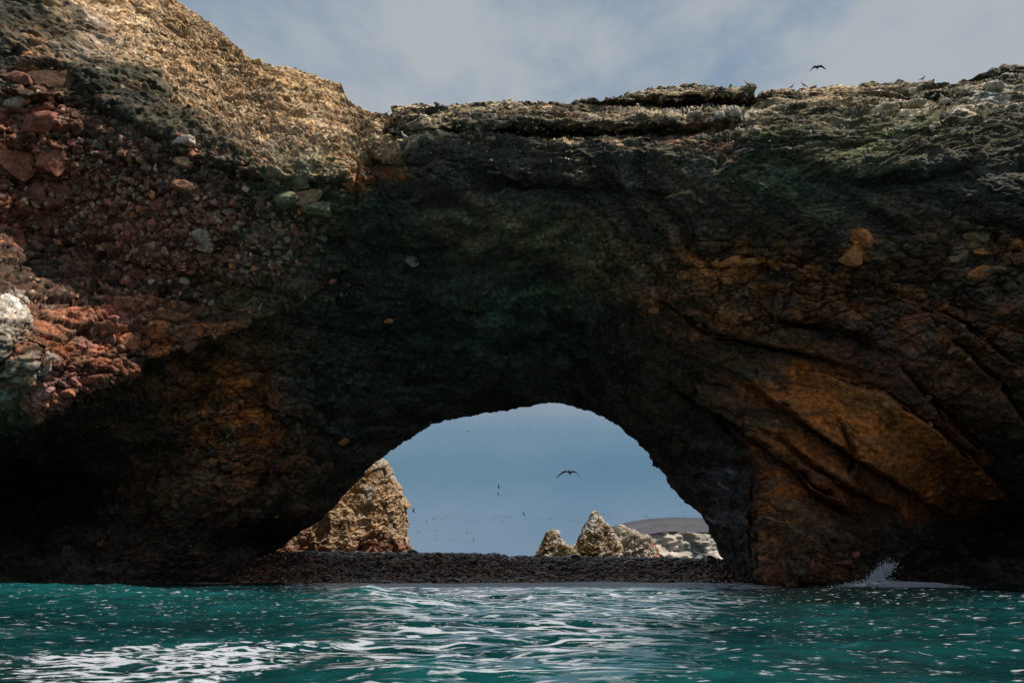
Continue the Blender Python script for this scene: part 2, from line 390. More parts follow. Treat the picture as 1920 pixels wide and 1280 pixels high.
paint(black,1330,850,70,130,-35,.9); paint((.13,.125,.13),1355,945,46,110,-22,.85)
paint(black,1800,1040,260,75,8,.9); paint(black,1900,1000,110,60,0,.8); paint(brown,1500,1050,90,40,0,.7); paint(red,1440,1050,18,8,0,.8); paint(pink,1425,1070,10,10,0,.8); paint(red,1520,1058,20,8,0,.7); paint(red,1580,1055,20,8,-30,.7)  # black areas paint the hollow's shade into the rock colour
# left wall
paint((.21,.085,.035),400,830,260,230,0,.8); paint((.15,.06,.03),200,950,240,110,0,.6)
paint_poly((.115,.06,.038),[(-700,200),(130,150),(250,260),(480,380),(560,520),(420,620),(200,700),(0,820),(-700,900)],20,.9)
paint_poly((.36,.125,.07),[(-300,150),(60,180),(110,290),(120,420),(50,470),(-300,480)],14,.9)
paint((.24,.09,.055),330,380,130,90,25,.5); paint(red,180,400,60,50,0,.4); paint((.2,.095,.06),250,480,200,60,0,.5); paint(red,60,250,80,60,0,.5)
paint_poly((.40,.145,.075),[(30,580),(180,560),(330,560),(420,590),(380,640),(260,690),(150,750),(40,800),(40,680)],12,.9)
paint(pink,130,710,70,18,-35,.9); paint(pink,230,610,60,10,-5,.6); paint((.6,.35,.3),110,725,30,10,-35,.6)
paint(white,20,600,34,50,0,.95,4); paint((.5,.42,.33),15,690,36,70,0,.8); paint(white,92,680,18,14,-30,.9); paint(olive,20,770,40,30,0,.7)
paint(ochre,430,680,60,60,20,.6); paint(ochre,450,800,110,90,20,.85); paint((.22,.095,.045),330,900,140,90,0,.6); paint((.30,.14,.06),420,620,120,40,0,.4); paint(ochre,300,650,70,25,-20,.6)
paint((.26,.13,.05),560,880,60,50,-40,.6); paint(black,500,1010,110,40,0,.9); paint(black,40,950,230,130,0,.8); paint(black,150,820,140,60,-25,.6); paint((.11,.05,.045),300,1075,140,20,0,.7)  # black areas darken the cave hollows, shade put into the colour
paint(gdark,620,760,90,120,20,.8); paint(gdark,700,480,110,120,0,.7); paint(olive,480,560,70,40,0,.5); paint((.10,.10,.06),560,600,60,40,0,.6)
# sunlit slope
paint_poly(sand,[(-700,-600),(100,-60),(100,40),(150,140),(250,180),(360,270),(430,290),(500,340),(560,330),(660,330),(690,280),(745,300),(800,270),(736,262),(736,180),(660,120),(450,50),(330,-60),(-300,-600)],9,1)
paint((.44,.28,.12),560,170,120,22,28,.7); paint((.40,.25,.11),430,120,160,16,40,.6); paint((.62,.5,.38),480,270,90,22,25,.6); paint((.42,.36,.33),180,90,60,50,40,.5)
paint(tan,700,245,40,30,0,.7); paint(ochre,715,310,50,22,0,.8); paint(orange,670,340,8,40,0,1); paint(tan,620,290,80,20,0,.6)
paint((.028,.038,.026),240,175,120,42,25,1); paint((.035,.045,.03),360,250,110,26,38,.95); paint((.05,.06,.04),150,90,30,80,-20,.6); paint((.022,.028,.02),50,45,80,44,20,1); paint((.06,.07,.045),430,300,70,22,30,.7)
paint((.20,.24,.15),560,310,70,22,10,.6); paint((.14,.2,.10),550,350,70,22,8,.7); paint(green,640,380,50,20,-10,.8); paint((.08,.1,.07),500,450,60,60,0,.6); paint(olive,600,420,90,30,0,.6)
paint((.33,.19,.10),70,110,66,52,30,.9,4)
def paint_lit_edge(col, pts, w, wt):
    d, s, fr = seg_dist(pts, GXX, GYY); m = (wt*np.exp(-(d/w)**2))[..., None]; PIG[:] = PIG*(1-m)+np.array(col)*m
paint((.20,.145,.085),1330,205,640,22,-2,.7); paint((.10,.085,.045),1650,240,330,22,-5,.5)
for pts_, w_ in (([(738,205),(900,210),(1080,204),(1200,219),(1300,224),(1398,214)],6),([(755,270),(850,250),(960,252),(1050,264),(1200,270),(1340,264)],5),([(1085,190),(1190,180),(1300,168),(1400,170)],5),([(1425,200),(1560,185),(1640,205),(1800,190),(1920,182)],7)): paint_lit_edge((.66,.49,.29), pts_, w_, .9)  # sand bands painted as the sunlit tops of ledges
for x_, y_, a_, b_ in ((1668,205,26,9),(1714,200,26,10),(1769,197,20,9),(1372,214,22,10),(1302,221,30,6),(1386,250,20,7),(1850,182,50,9),(1862,165,20,8),(1752,238,12,9),(1000,246,16,4),(1905,190,30,7)): paint(white, x_, y_, a_, b_, 0, .85)
paint(sand,1560,172,150,6,0,.7); paint((.40,.16,.08),1310,253,80,12,0,.9); paint(sand,1010,205,60,6,0,.5); paint((.5,.36,.22),1278,362,42,7,0,.9); paint((.2,.13,.07),1330,340,70,12,15,.6)  # first sand band paints a sunlit edge along the right skyline
paint((.20,.19,.08),1640,275,110,20,-18,.9); paint((.17,.17,.07),1500,262,110,12,-10,.7)
# masks: conglomerate (stones), bedded rock, loose slope
def mask(items):
    m = np.zeros(GXX.shape)
    for x, y, rx, ry, ang, w in items:
        a = math.radians(ang); dx, dy = GXX-x, GYY-y
        u = (dx*math.cos(a)+dy*math.sin(a))/rx; v = (-dx*math.sin(a)+dy*math.cos(a))/ry
        m = np.maximum(m, w*np.exp(-(u*u+v*v)**1.5))
    return m
MCONG = mask([(250,400,330,150,15,1),(100,280,160,120,0,.8),(480,440,130,80,0,1),(300,540,330,50,0,.6)])
MSLAB = mask([(1640,820,320,160,33,1),(1860,770,170,120,40,.7),(1490,930,120,80,35,.7)])
MBLOCK = mask([(150,640,260,140,-30,1),(1500,540,420,110,10,.8),(1870,480,120,80,20,1),(60,330,120,200,0,.9),(450,780,200,200,0,.9),(1850,680,160,120,30,.6)])
MSLOPE = mask([(450,180,350,130,30,1),(650,260,130,70,0,1)])
MSMOOTH = mask([(1000,470,330,150,0,1),(1550,360,400,110,0,.9)])

# ------------------------------------------------------------------ the arch
LIP = [(1384,1130),(1374,1085),(1362,1048),(1340,1010),(1330,985),(1318,965),(1300,945),(1275,930),(1254,905),(1252,893),(1228,870),(1217,848),(1195,825),(1160,800),(1130,780),(1100,768),(1060,757),(1020,755),(985,762),(930,770),(860,780),(800,797),(760,825),(722,853),(700,868),(680,890),(650,920),(620,955),(590,980),(555,1005),(520,1030),(498,1050),(480,1080),(455,1130),(420,1200)]
LIP = [(1400,1200)]+LIP
SKYL = [(2500,1700),(2500,60),(2000,110),(1920,120),(1880,122),(1840,140),(1790,158),(1750,156),(1745,150),(1680,152),(1640,160),(1600,165),(1560,163),(1500,166),(1440,170),(1424,178),(1415,184),(1411,166),(1390,162),(1300,160),(1240,164),(1190,174),(1130,183),(1090,184),(1070,191),(1020,195),(960,197),(900,194),(850,196),(770,197),(742,198),(735,202),(733,216),(722,213),(700,214),(675,207),(652,188),(645,168),(620,152),(600,146),(560,133),(510,126),(480,119),(450,100),(420,72),(375,36),(345,16),(320,0),(250,-70),(100,-180),(-500,-430),(-650,-450),(-650,1700)]
CX, CY = 965., 1045.
def radial(poly, phi):
    poly = np.array(poly, float)-[CX, CY]; R = np.zeros(len(phi)); dx, dy = np.cos(phi), -np.sin(phi)
    for a, b in zip(poly[:-1], poly[1:]):
        e = b-a; den = dx*e[1]-dy*e[0]; den = np.where(np.abs(den) < 1e-9, 1e-9, den)
        r = (a[0]*e[1]-a[1]*e[0])/den; t = (a[0]*dy-a[1]*dx)/den
        R = np.where((t >= -1e-6) & (t <= 1+1e-6) & (r > 0), np.maximum(R, r), R)
    return R
NC, NR, NBK = int(2100*Q), int(950*Q), 60
# finer spacing where the wall is far from the centre point
ph0 = np.linspace(math.radians(-14), math.radians(194), 4000)
Ro = np.minimum(radial(SKYL, ph0), 1250); cum = np.r_[0, np.cumsum(.5*(Ro[1:]+Ro[:-1])*np.diff(ph0))]
phi = np.interp(np.linspace(0, cum[-1], NC), cum, ph0)
Rin = radial(LIP, phi); Rout = radial(SKYL, phi)
bad = Rin < 50; Rin[bad] = np.interp(phi[bad], phi[~bad], Rin[~bad])
k = np.ones(5)/5; Rin = np.convolve(np.pad(Rin, 2, 'edge'), k, 'valid')
lq = np.stack([phi*14, phi*0, phi*0], 1); Rin = Rin+3.2*fbm(lq, 5, 171, .5)-1.2*np.maximum(blocky(np.stack([phi*26, phi*0+.3, phi*0+.2], 1), 173)[0], 0)
t = np.linspace(0, 1, NR)
RR = Rin[None]+(Rout-Rin)[None]*t[:, None]
# keep cells small inside the frame: limit how much is spent outside it
PX = CX+RR*np.cos(phi)[None]; PY = CY-RR*np.sin(phi)[None]
px, py = PX.ravel(), PY.ravel()
P0 = at(px, py, samp(DEPTH, px, py)).astype(f32)
w1 = fbm(P0*.35, 3, 101); w2 = fbm(P0*.35+50, 3, 105); w3 = fbm(P0*1.6, 3, 109); w4 = fbm(P0*1.6+9, 3, 113)
edge = ss(0, .03, np.repeat(t, NC))*(1-ss(.97, 1, np.repeat(t, NC)))
wx = px+(w1*9+w3*3)*edge; wy = py+(w2*7+w4*2.5)*edge
Pb = at(px, py, samp(DEPTH, wx, wy)).reshape(NR, NC, 3)
def gnorm(P):
    du = np.gradient(P, axis=1); dv = np.gradient(P, axis=0); n = np.cross(du, dv)
    n /= np.linalg.norm(n, axis=-1, keepdims=True)+1e-12; return n
nrm = gnorm(Pb)
if nrm[..., 1].mean() > 0: nrm = -nrm
def smooth2(A, k):
    for ax in (0, 1):
        c = np.cumsum(np.pad(A, [(k+1, k) if i == ax else (0, 0) for i in range(A.ndim)], 'edge'), axis=ax)
        sl1 = [slice(None)]*A.ndim; sl2 = list(sl1); sl1[ax] = slice(2*k+1, None); sl2[ax] = slice(0, -(2*k+1))
        A = (c[tuple(sl1)]-c[tuple(sl2)])/(2*k+1)
    return A
nrm = smooth2(nrm, 12); nrm /= np.linalg.norm(nrm, axis=-1, keepdims=True)
nf = nrm.reshape(-1, 3)
cong = samp(MCONG, wx, wy); slab = samp(MSLAB, wx, wy); blk = samp(MBLOCK, wx, wy); slope = samp(MSLOPE, wx, wy); smo = samp(MSMOOTH, wx, wy)
tt = np.repeat(t, NC)
lipf = .3+.7*ss(0, .12, tt)
skf = 1-.6*ss(.95, 1, tt)
P = Pb.reshape(-1, 3).astype(f32)
dis = .75*fbm(P*np.array([.16, .16, .22], f32), 3, 1)*lipf*skf*(1-.6*slab)
dis += .28*ridged(P*np.array([.42, .42, .6], f32), 4, 11)*lipf*skf*(1-.9*slab)*(1-.45*smo)*(1-.65*blk)
# gently dipping beds
dip = P[:, 2]+.62*P[:, 0]*ss(2, 12, P[:, 0])*(1-ss(.72, .9, tt))+.8*w1*(1-.7*ss(.72, .9, tt))
bln = noise(np.stack([dip*.95+.10*w3, P[:, 0]*.10, P[:, 1]*.16], 1), 33); bln2 = noise(np.stack([dip*2.4+.12*w4, P[:, 0]*.28, P[:, 1]*.3], 1), 34)
seam = np.exp(-(bln/.035)**2)+.6*np.exp(-(bln2/.05)**2)*ss(-.2, .3, w3)
seam = seam*(1-.85*smo)*ss(-.35, .15, fbm(P*.45, 3, 35))
bed = noise(np.stack([dip*1.1, P[:, 0]*.12, P[:, 1]*.12], 1), 31)+.5*noise(np.stack([dip*3.1, P[:, 0]*.3, P[:, 1]*.3], 1), 32)
bed = np.tanh(bed*3)*.5
dis += bed*(.22*(1-slope)*(1-.5*cong)*(1-.75*slab))*lipf
b1, id1, e1 = blocky(P*np.array([.42, .42, .62], f32)+w3[:, None]*.12, 41, .08)
b2, id2, e2 = blocky(P*np.array([1.1, 1.1, 1.7], f32)+w3[:, None]*.2, 42, .10)
dis += (.34*b1*(.3+1.25*blk+.3*cong)+.14*b2*(.45+1.0*blk+.5*cong))*lipf*(1-.8*slab)*(1-.55*smo)
F1, F2, c1, c2, c3, _ = worley(P*np.array([2.1, 2.1, 2.6], f32)+w4[:, None]*.1, 51)
cob = np.sqrt(np.clip(1-(F1/.62)**2, 0, 1))*(c1 > .35)*(.4+c2)
dis += .16*cob*cong
dis -= .20*seam*(1-slope)*(1-.6*cong)*(1-.6*slab)*lipf
b3, id3, e3 = blocky(P*np.array([2.6, 2.6, 3.6], f32)+w4[:, None]*.25, 43, .10, 1.5)
dis += .055*b3*(1-.75*slab)*(.5+.5*lipf)*(1+.5*slope+.5*blk)
dis += (.055*fbm(P*2.3, 4, 61, .6)+.022*ridged(P*6, 3, 71))*(1+.6*slope)*(1-.5*slab)*(.5+.5*lipf)
# level beds with overhanging lips along the crown
rim = ss(.76, .88, tt)*(1-slope)*(1-ss(.985, 1, tt))
lay = P[:, 2]*.95+.35*fbm(P*np.array([.12, .12, .12], f32), 3, 95)+.10*noise(P*np.array([.8, .8, .3], f32), 97)
fr = lay-np.floor(lay); lay2 = lay*2.7; fr2 = lay2-np.floor(lay2)
dis = dis*(1-.35*rim)+rim*(.50*(fr**1.5-.4)+.16*(fr2-.5))*(.6+.4*noise(P*.3, 98))
# crumbly terraces on the sunlit slope
sl = ridged(P*np.array([.9, .9, 2.2], f32)+w3[:, None]*.3, 4, 81, .6)
dis += .17*sl*slope + .22*np.maximum(fbm(P*np.array([1.5, 1.5, 2.4], f32), 4, 85, .6), 0)*slope
# broken top edge
dis += .12*np.maximum(b2, -.5)*ss(.965, .99, tt)
P = P+nf*dis[:, None]
P[:, 2] += (.14*fbm(P*1.3, 3, 91)+.10*blocky(P*1.2, 92)[0])*ss(.97, 1, tt)
P[:, 0] -= 0
# colours
hard = (1-.55*slope)*(1-.9*slab)
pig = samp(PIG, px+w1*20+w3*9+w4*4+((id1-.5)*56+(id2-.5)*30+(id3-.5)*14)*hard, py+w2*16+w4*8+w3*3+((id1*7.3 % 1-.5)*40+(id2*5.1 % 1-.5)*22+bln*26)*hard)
var = 1+.22*fbm(P*.9, 4, 121)+.25*(id1-.5)*(blk+cong)*.8+.35*(id2-.5)*(blk+cong+.3)
crackd = (1-.5*np.exp(-e2/.05)*(.35+blk+cong*.5)-.35*np.exp(-e1/.03)*blk-.28*np.exp(-e3/.05)*(1-.8*slab))*(1-.6*np.clip(seam, 0, 1)*(1-slope)*(1-.5*cong))*(1+(.40*np.tanh(bln*3)+.30*np.tanh(bln2*3))*(1-slope)*(1-.5*slab))*(1+.45*(id3-.5))*(1+.35*fbm(P*3.1, 4, 127, .7))
hue = fbm(P*.55, 3, 131)[:, None]
brk = (1-.85*ss(.17, .32, pig.mean(1)))*ss(-.15, .45, fbm(P*np.array([.5, .5, .9], f32), 6, 125, .62))*.72*(1-slope)*(1-.55*slab)*(1-.5*cong)
pig = pig*(1-brk[:, None])+np.array(dark)*brk[:, None]
pig = pig*np.clip(var*crackd, .12, 2.2)[:, None]*(1+hue*np.array([.14, 0, -.14]))
stc = np.array([(.42, .16, .10), (.36, .22, .14), (.50, .38, .28), (.28, .13, .09)])[(c3*3.99).astype(int)]
cm = (ss(.3, .7, cob)*cong*.75)[:, None]; pig = pig*(1-cm)+stc*cm
# pale lichen / guano flecks and dark lichen flecks
up = np.clip(gnorm(P.reshape(NR, NC, 3)).reshape(-1, 3)[:, 2]*(1 if True else 1), -1, 1)
n2 = gnorm(P.reshape(NR, NC, 3)).reshape(-1, 3)
if n2[:, 1].mean() > 0: n2 = -n2
up = n2[:, 2]
topband = np.exp(-((1-tt)/.16)**2)*(1-slope); lum = pig.mean(1)
fl = ss(.25, .6, fbm(P*2.6, 4, 141, .65))*ss(.0, .5, up+.15)
fm = np.clip(fl*(topband**2.2*.85+.08), 0, 1)[:, None]; pig = pig*(1-fm)+np.array((.60, .46, .28))*fm
fl2 = ss(.42, .62, fbm(P*5, 3, 145, .7))*(.30*np.exp(-((py-300)/130)**2)*(px > 1150))
fl2 = np.clip(fl2, 0, 1)[:, None]; pig = pig*(1-fl2)+np.array((.42, .40, .24))*fl2
dl = (ss(.0, .45, fbm(P*np.array([1.0, 1.0, 1.6], f32), 6, 151, .7))*.75*slope)[:, None]; pig = pig*(1-dl)+np.array((.16, .10, .05))*dl
# salt streaks on the polished inner right wall
strk = ss(.35, .7, noise(np.stack([(P[:, 0]+.75*P[:, 2])*2.6+w3*.5, P[:, 1]*.22, (P[:, 2]-.6*P[:, 0])*.3], 1), 161))*np.exp(-(((px-1345)/55)**2+((py-930)/95)**2)**1.5)*1.0
pig = pig*(1-strk[:, None])+np.array((.55, .50, .50))*strk[:, None]
# back of the arch
Pf = P.reshape(NR, NC, 3); top = Pf[-1]; lip = Pf[0]
s = np.linspace(0, 1, NBK+2)[1:-1][:, None, None]
back_top = top+np.array([0, 16, -2.]); bt = back_top*.45+lip*.55; bt = bt*(1-.0)+0; bt[:, 1] = 100
q0 = top+np.array([0, 4, .2]); tpx = CX+Rout*np.cos(phi); tpy = CY-Rout*np.sin(phi); side = ss(700, 1000, np.abs(tpx-960))[:, None]
q0 = q0*(1-side)+at(tpx, tpy, 82)*side; q0[:, 1] = 82
q1 = top+np.array([0, 8, .1]); q1 = q1*(1-side)+at(tpx, tpy, 66)*side
hull = top*(1-s)**4+4*q1*(1-s)**3*s+6*q0*(1-s)**2*s**2+4*bt*(1-s)*s**3+lip*s**4
far = np.broadcast_to((np.abs(phi-math.pi/2) > 1.2)[None, :, None], hull.shape[:2]+(1,))
hb = hull.reshape(-1, 3).astype(f32); fade = np.sin(np.pi*np.repeat(s.ravel(), NC))**.6
hb = hb+np.array([0, 1, .3], f32)*((.9*fbm(hb*.2, 4, 171)+.4*blocky(hb*.6, 172)[0])*fade)[:, None]
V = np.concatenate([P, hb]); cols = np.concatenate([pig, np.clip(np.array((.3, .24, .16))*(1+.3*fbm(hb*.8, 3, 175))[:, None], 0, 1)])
fc = grid_faces(NR+NBK, NC)
last = (NR+NBK-1)*NC+np.arange(NC-1); f2 = np.stack([last, last+1, np.arange(1, NC), np.arange(NC-1)], 1)
fc = np.concatenate([fc, f2])[:, ::-1]
arch = mesh_obj('rock_arch', V, fc, M_arch, smooth=True, cols=cols)
tag(arch, 'huge dark and rust coloured natural rock arch spanning the pebble beach', 'rock arch')
bpy.context.view_layer.update()
dg = bpy.context.evaluated_depsgraph_get()
def ray(pxx, pyy):
    o = Vector((0, 0, CAMH)); d = Vector(at(pxx, pyy, 10.))-o; d.normalize()
    hit, loc, n, i = arch.ray_cast(o, d)
    return (loc, n) if hit else (None, None)


# ------------------------------------------------------------------ stones held in the arch wall
def place_stones(n, w, smin, smax, seed, pw=2.2, flat=.7, sink=.25):
    rs = np.random.RandomState(seed); c = np.cumsum(w); i = np.searchsorted(c, rs.uniform(0, c[-1], n))
    r = smin*(1+(smax/smin-1)*rs.uniform(0, 1, n)**pw*1.0)
    S = np.stack([r*rs.uniform(.8, 1.3, n), r*rs.uniform(.7, 1.1, n), r*rs.uniform(flat*.7, flat*1.2, n)], 1)
    return P[i]-nf[i]*(r*sink)[:, None], S, r, i, rs
area = np.linalg.norm(np.cross(np.gradient(Pf, axis=0), np.gradient(Pf, axis=1)), axis=-1).ravel()
vis = (px > -80) & (px < 2000) & (py > -60)
stone_cols = np.array([(.26, .11, .07), (.36, .17, .10), (.42, .30, .21), (.20, .10, .07), (.42, .17, .085), (.13, .08, .06), (.31, .12, .08), (.34, .22, .12)])
def stone_batch(name, n, w, smin, smax, seed, pal, ang=.45, sub=1, **kw):
    p, S, r, i, rs = place_stones(n, w*area*vis, smin, smax, seed, **kw)
    v, fc, idx = scatter(p, S, rs, sub, ang, seed=seed, nvar=10)
    col = pal[rs.randint(0, len(pal), n)]*rs.uniform(.6, 1.25, (n, 1))
    col = col*1.1+.2*pig[i]
    o = mesh_obj(name, v, fc, M_stone, arch, smooth=False, cols=col[idx]); tag(o, kind='stuff'); return o
stone_batch('embedded_stone', 3000, cong**1.5, .06, .52, 5, stone_cols, .85, pw=2.6, sink=.45)
stone_batch('scree', 5200, slope*ss(.1, .28, lum), .03, .16, 6, np.array([(.5, .37, .24), (.40, .27, .16), (.58, .48, .36), (.27, .19, .12)]), .6, flat=.55, sink=.1)
stone_batch('rim_rubble', 5200, topband*(tt > .78)*(px > 700)+.12*topband*(px > 1150), .03, .15, 8, np.array([(.52, .38, .22), (.30, .22, .13), (.66, .54, .38), (.18, .14, .09)]), .6, flat=.6, sink=.1)
stone_batch('wall_block', 1500, blk*(1-cong)*(tt < .8), .08, .42, 9, np.array([(.27, .125, .06), (.20, .085, .05), (.12, .08, .05), (.07, .06, .045)]), .75, flat=.6, sink=.45)
# the hundred or so largest stones, each a part of its own
def plain(c):
    def g(b):
        a = b.node('ShaderNodeObjectInfo'); t = b.ramp(a.outputs['Random'], [(0, .7), (1, 1.2)])
        n = b.noise(1.4, 4, .6, b.pos())
        return b.mix(1., b.mix(b.ramp(n, [(.42, 0.), (.6, 1.)]), c, tuple(x*.55 for x in c)), t, 'MULTIPLY')
    return g
MS = {k: rock_mat('stone_'+k, 1.6, .75, .3, plain(c), bumpd=.07) for k, c in dict(red=(.33, .125, .075), orange=(.62, .23, .075), tan=(.50, .31, .17), brown=(.22, .11, .06), pale=(.60, .50, .40), olive=(.20, .20, .11), grey=(.24, .21, .17), rim=(.38, .28, .17)).items()}
stone_src = {}
def stone(name, pos, size, rot, mat, parent, v):
    key = (v, mat)
    if key not in stone_src:
        a, b_ = rock_shape(3, 300+v, .78); stone_src[key] = mesh_obj(name, a, b_, MS[mat], None, False).data
        o = [x for x in bpy.data.objects if x.data == stone_src[key]][0]
    else:
        o = bpy.data.objects.new(name, stone_src[key]); C.objects.link(o)
    o.location = pos; o.scale = size; o.rotation_euler = rot; o.parent = parent; return o
hand = [(382,446,26,26,'pale'),(372,460,30,13,'tan'),(524,368,34,24,'olive'),(568,374,38,20,'tan'),(545,338,50,16,'olive'),(600,390,30,18,'olive'),(110,150,62,34,'brown'),(40,150,48,26,'red'),(55,235,60,34,'red'),(20,300,50,36,'red'),(88,292,34,40,'red'),(14,190,34,22,'pale'),
 (96,360,34,24,'red'),(60,362,30,22,'brown'),(348,262,30,14,'pale'),(352,300,26,12,'tan'),(352,352,28,22,'brown'),(248,512,22,17,'red'),(320,512,18,8,'brown'),(216,512,16,8,'brown'),(268,520,12,9,'tan'),(430,470,14,10,'red'),(300,385,22,18,'red'),(222,205,0,0,'tan'),
 (1605,474,32,22,'orange'),(1622,446,15,26,'orange'),(1782,482,36,22,'tan'),(1836,440,34,12,'tan'),(1850,470,36,10,'orange'),(1876,500,34,12,'tan'),(1850,510,30,14,'orange'),(1905,452,26,10,'orange'),(1372,488,26,13,'orange'),(1344,486,12,14,'orange'),(1410,490,34,12,'orange'),(1522,498,28,9,'orange'),(1458,500,10,7,'orange'),(1312,490,12,9,'orange'),(1480,496,12,7,'red'),(1640,500,30,8,'brown'),
 (1440,1050,16,8,'red'),(1426,1068,9,10,'red'),(1520,1058,16,9,'red'),(1582,1052,16,8,'red'),(1600,1040,10,8,'red'),(770,488,24,12,'grey'),(722,600,18,6,'orange'),(1225,578,9,10,'orange'),(640,826,12,9,'orange'),(190,1020,10,8,'orange'),(1280,362,30,6,'tan'),

 (90,682,20,12,'pale'),(120,735,34,12,'red'),(160,712,30,12,'red'),(200,610,40,10,'brown'),(235,640,30,16,'red'),(300,590,34,10,'brown'),(350,640,18,22,'red'),(44,712,18,12,'tan')]
used_px = []
for q, (x, y, rx, ry, m) in enumerate(hand):
    if rx == 0: continue
    loc, nn = ray(x, y)
    if loc is None: continue
    sc = loc.y/F*1.25
    stone('stone', loc+Vector((0, .10*rx*sc, 0)), (rx*sc, min(rx, ry)*sc*.8, ry*sc), (random.uniform(-.2, .2), random.uniform(-.25, .25), random.uniform(-.4, .4)), m, arch, q % 9)
p_, S_, r_, i_, rs_ = place_stones(46, cong*area*vis, .22, .42, 77, pw=1.2, sink=.3)
for q in range(46):
    stone('stone', p_[q], S_[q], (rs_.uniform(0, 6), rs_.uniform(0, 6), rs_.uniform(0, 6)), ['red', 'brown', 'tan', 'red', 'orange'][q % 5], arch, q % 9)

# ------------------------------------------------------------------ pebble beach
def crest(x):
    X = x/65*F+960; return np.interp(X, [300, 520, 770, 930, 952, 1200, 1360, 1500], [2.2, 2.36, 2.26, 2.20, 1.92, 1.84, 1.70, 1.6])
def beach_z(x, y):
    c = crest(x)
    z = np.where(y < 57, (y-57)*.22, np.where(y < 65, c*ss(0, 1, (y-57)/8*.93+.035)**.9, c))
    z = np.where(y >= 65, c-.35*ss(66, 72, y)-.0022*np.maximum(y-70, 0)**2, z)
    return z
bx_ = np.linspace(-75, 75, 500); by_ = np.linspace(46, 118, 300); BX, BY = np.meshgrid(bx_, by_)
BP = np.stack([BX, BY, 0*BX], -1).reshape(-1, 3)
BZ = beach_z(BP[:, 0], BP[:, 1])-.05+.10*fbm(BP*.5, 4, 201)
BP[:, 2] = BZ
m = new_mat('beach_gravel'); b = NB(m); v = b.pos(); n = b.voro(7, v)
b.finish(b.mix(n.outputs['Distance'], (.05, .032, .026), (.02, .014, .012)), .45, b.bump(n.outputs['Distance'], 1, .1), .5)
beach = mesh_obj('beach', BP, grid_faces(300, 500), m); tag(beach, kind='structure')
rs = np.random.RandomState(3); n = 19000
cx = rs.uniform(-34, 30, n); cy = 54.5+13.5*rs.uniform(0, 1, n)**.9
r = .07+.17*rs.uniform(0, 1, n)**2.2*(1+.5*ss(60, 56, cy))
cz = beach_z(cx, cy)-.05+.10*fbm(np.stack([cx, cy, 0*cx], 1)*.5, 4, 201)+r*.25
big = rs.rand(n) < .012; r = np.where(big, r*2.4, r)
v, fc, idx = scatter(np.stack([cx, cy, cz], 1), np.stack([r*rs.uniform(1, 1.5, n), r*rs.uniform(.8, 1.2, n), r*rs.uniform(.55, .8, n)], 1), rs, 1, .18, .35, 8, 400)
pc = np.array([(.12, .045, .022), (.07, .035, .022), (.17, .055, .028), (.04, .025, .018), (.22, .12, .07)])[rs.randint(0, 5, n)]*rs.uniform(.6, 1.3, (n, 1))
m = new_mat('wet_pebble'); b = NB(m); a = b.attr('Col').outputs['Color']; nn = b.noise(18, 4, .6, b.pos())
b.finish(b.mix(1., a, b.ramp(nn, [(.3, .6), (.7, 1.4)]), 'MULTIPLY'), b.ramp(b.noise(.35, 3, .6, b.pos()), [(.35, .06), (.65, .22)]), None, .6)
o = mesh_obj('pebbles', v, fc, m, None, True, pc[idx]); tag(o, 'dark wet rounded pebbles covering the beach under the arch', 'pebbles', kind='stuff')

# ------------------------------------------------------------------ sea
def sea_field(x, y):
    Pq = np.stack([x, y, 0*x], 1).astype(f32); n = len(x)
    near = np.exp(-(y/60)**2)
    amp = np.interp(x, [-90, -30, -24, -16, -11, -8.4, -6.2, -4.3, -1, 4, 12, 20, 40], [.5, .60, .66, .54, .34, .27, .62, .26, .05, .03, .12, .30, .3])
    yc = 33+1.2*np.sin(x*.21)+.8*noise(Pq*np.array([.12, .12, 0], f32), 301)
    h = amp*np.exp(-((y-yc)/np.where(y < yc, 4.5, 2.4))**2)
    h += .22*noise(Pq*np.array([.09, .17, 1], f32)+[0, 0, .3], 302)+.15*noise(Pq*np.array([.2, .42, 1], f32)+[0, 0, .6], 303)
    W = Pq+.5*np.stack([noise(Pq*.35+[0, 0, .2], 304), noise(Pq*.35+[5, 0, .4], 305), 0*x], 1).astype(f32)
    r1 = 1-np.abs(noise(W*np.array([.35, .80, 1], f32)+[0, 0, .45], 306))*1.6
    r2 = 1-np.abs(noise(W*np.array([.9, 1.9, 1], f32)+[3, 0, .35], 307))*1.6
    r3 = noise(W*np.array([1.9, 3.6, 1], f32)+[7, 0, .55], 308)
    r4 = noise(W*np.array([4.6, 8.0, 1], f32)+[2, 0, .15], 309)
    r5 = noise(W*np.array([10, 16, 1], f32)+[2, 0, .75], 310)
    calm = .6+.4*ss(-.5, .5, noise(Pq*np.array([.1, .2, 1], f32), 311))
    h += (.085*r1+.042*r2*calm+.018*r3+.0050*r4*calm+.0012*r5)*np.clip(near*1.4, 0, 1)
    damp = ss(60, 50, y)*.75+.25
    h *= damp
    # surge against the pier foot
    fx = x/y*F*1.0+960
    h += .40*np.exp(-((fx-1665)/75)**2-((y-46.0)/1.6)**2)
    return h, Pq, fx
v1 = np.exp(np.linspace(math.log(7.5), math.log(64), 1150)); v2 = np.exp(np.linspace(math.log(64), math.log(6000), 60))[1:]; v0 = np.linspace(1, 7.5, 12)[:-1]
ys = np.r_[v0, v1, v2]; us = np.r_[-np.exp(np.linspace(math.log(12), math.log(.86), 60))[:-1], np.linspace(-.86, .86, 1250), np.exp(np.linspace(math.log(.86), math.log(12), 60))[1:]]
SX = (us[None]*ys[:, None]).ravel(); SY = np.repeat(ys, len(us))
sh, SP, fx = sea_field(SX, SY)
fpy = 640+F*np.tan(TILT+np.arctan((CAMH)/SY))   # rough photo row of each point, used only to lay the foam bands out along the shore distance
str1 = fbm(SP*np.array([.9, 2.4, 1], f32)+[0, 0, .3], 5, 321, .62)
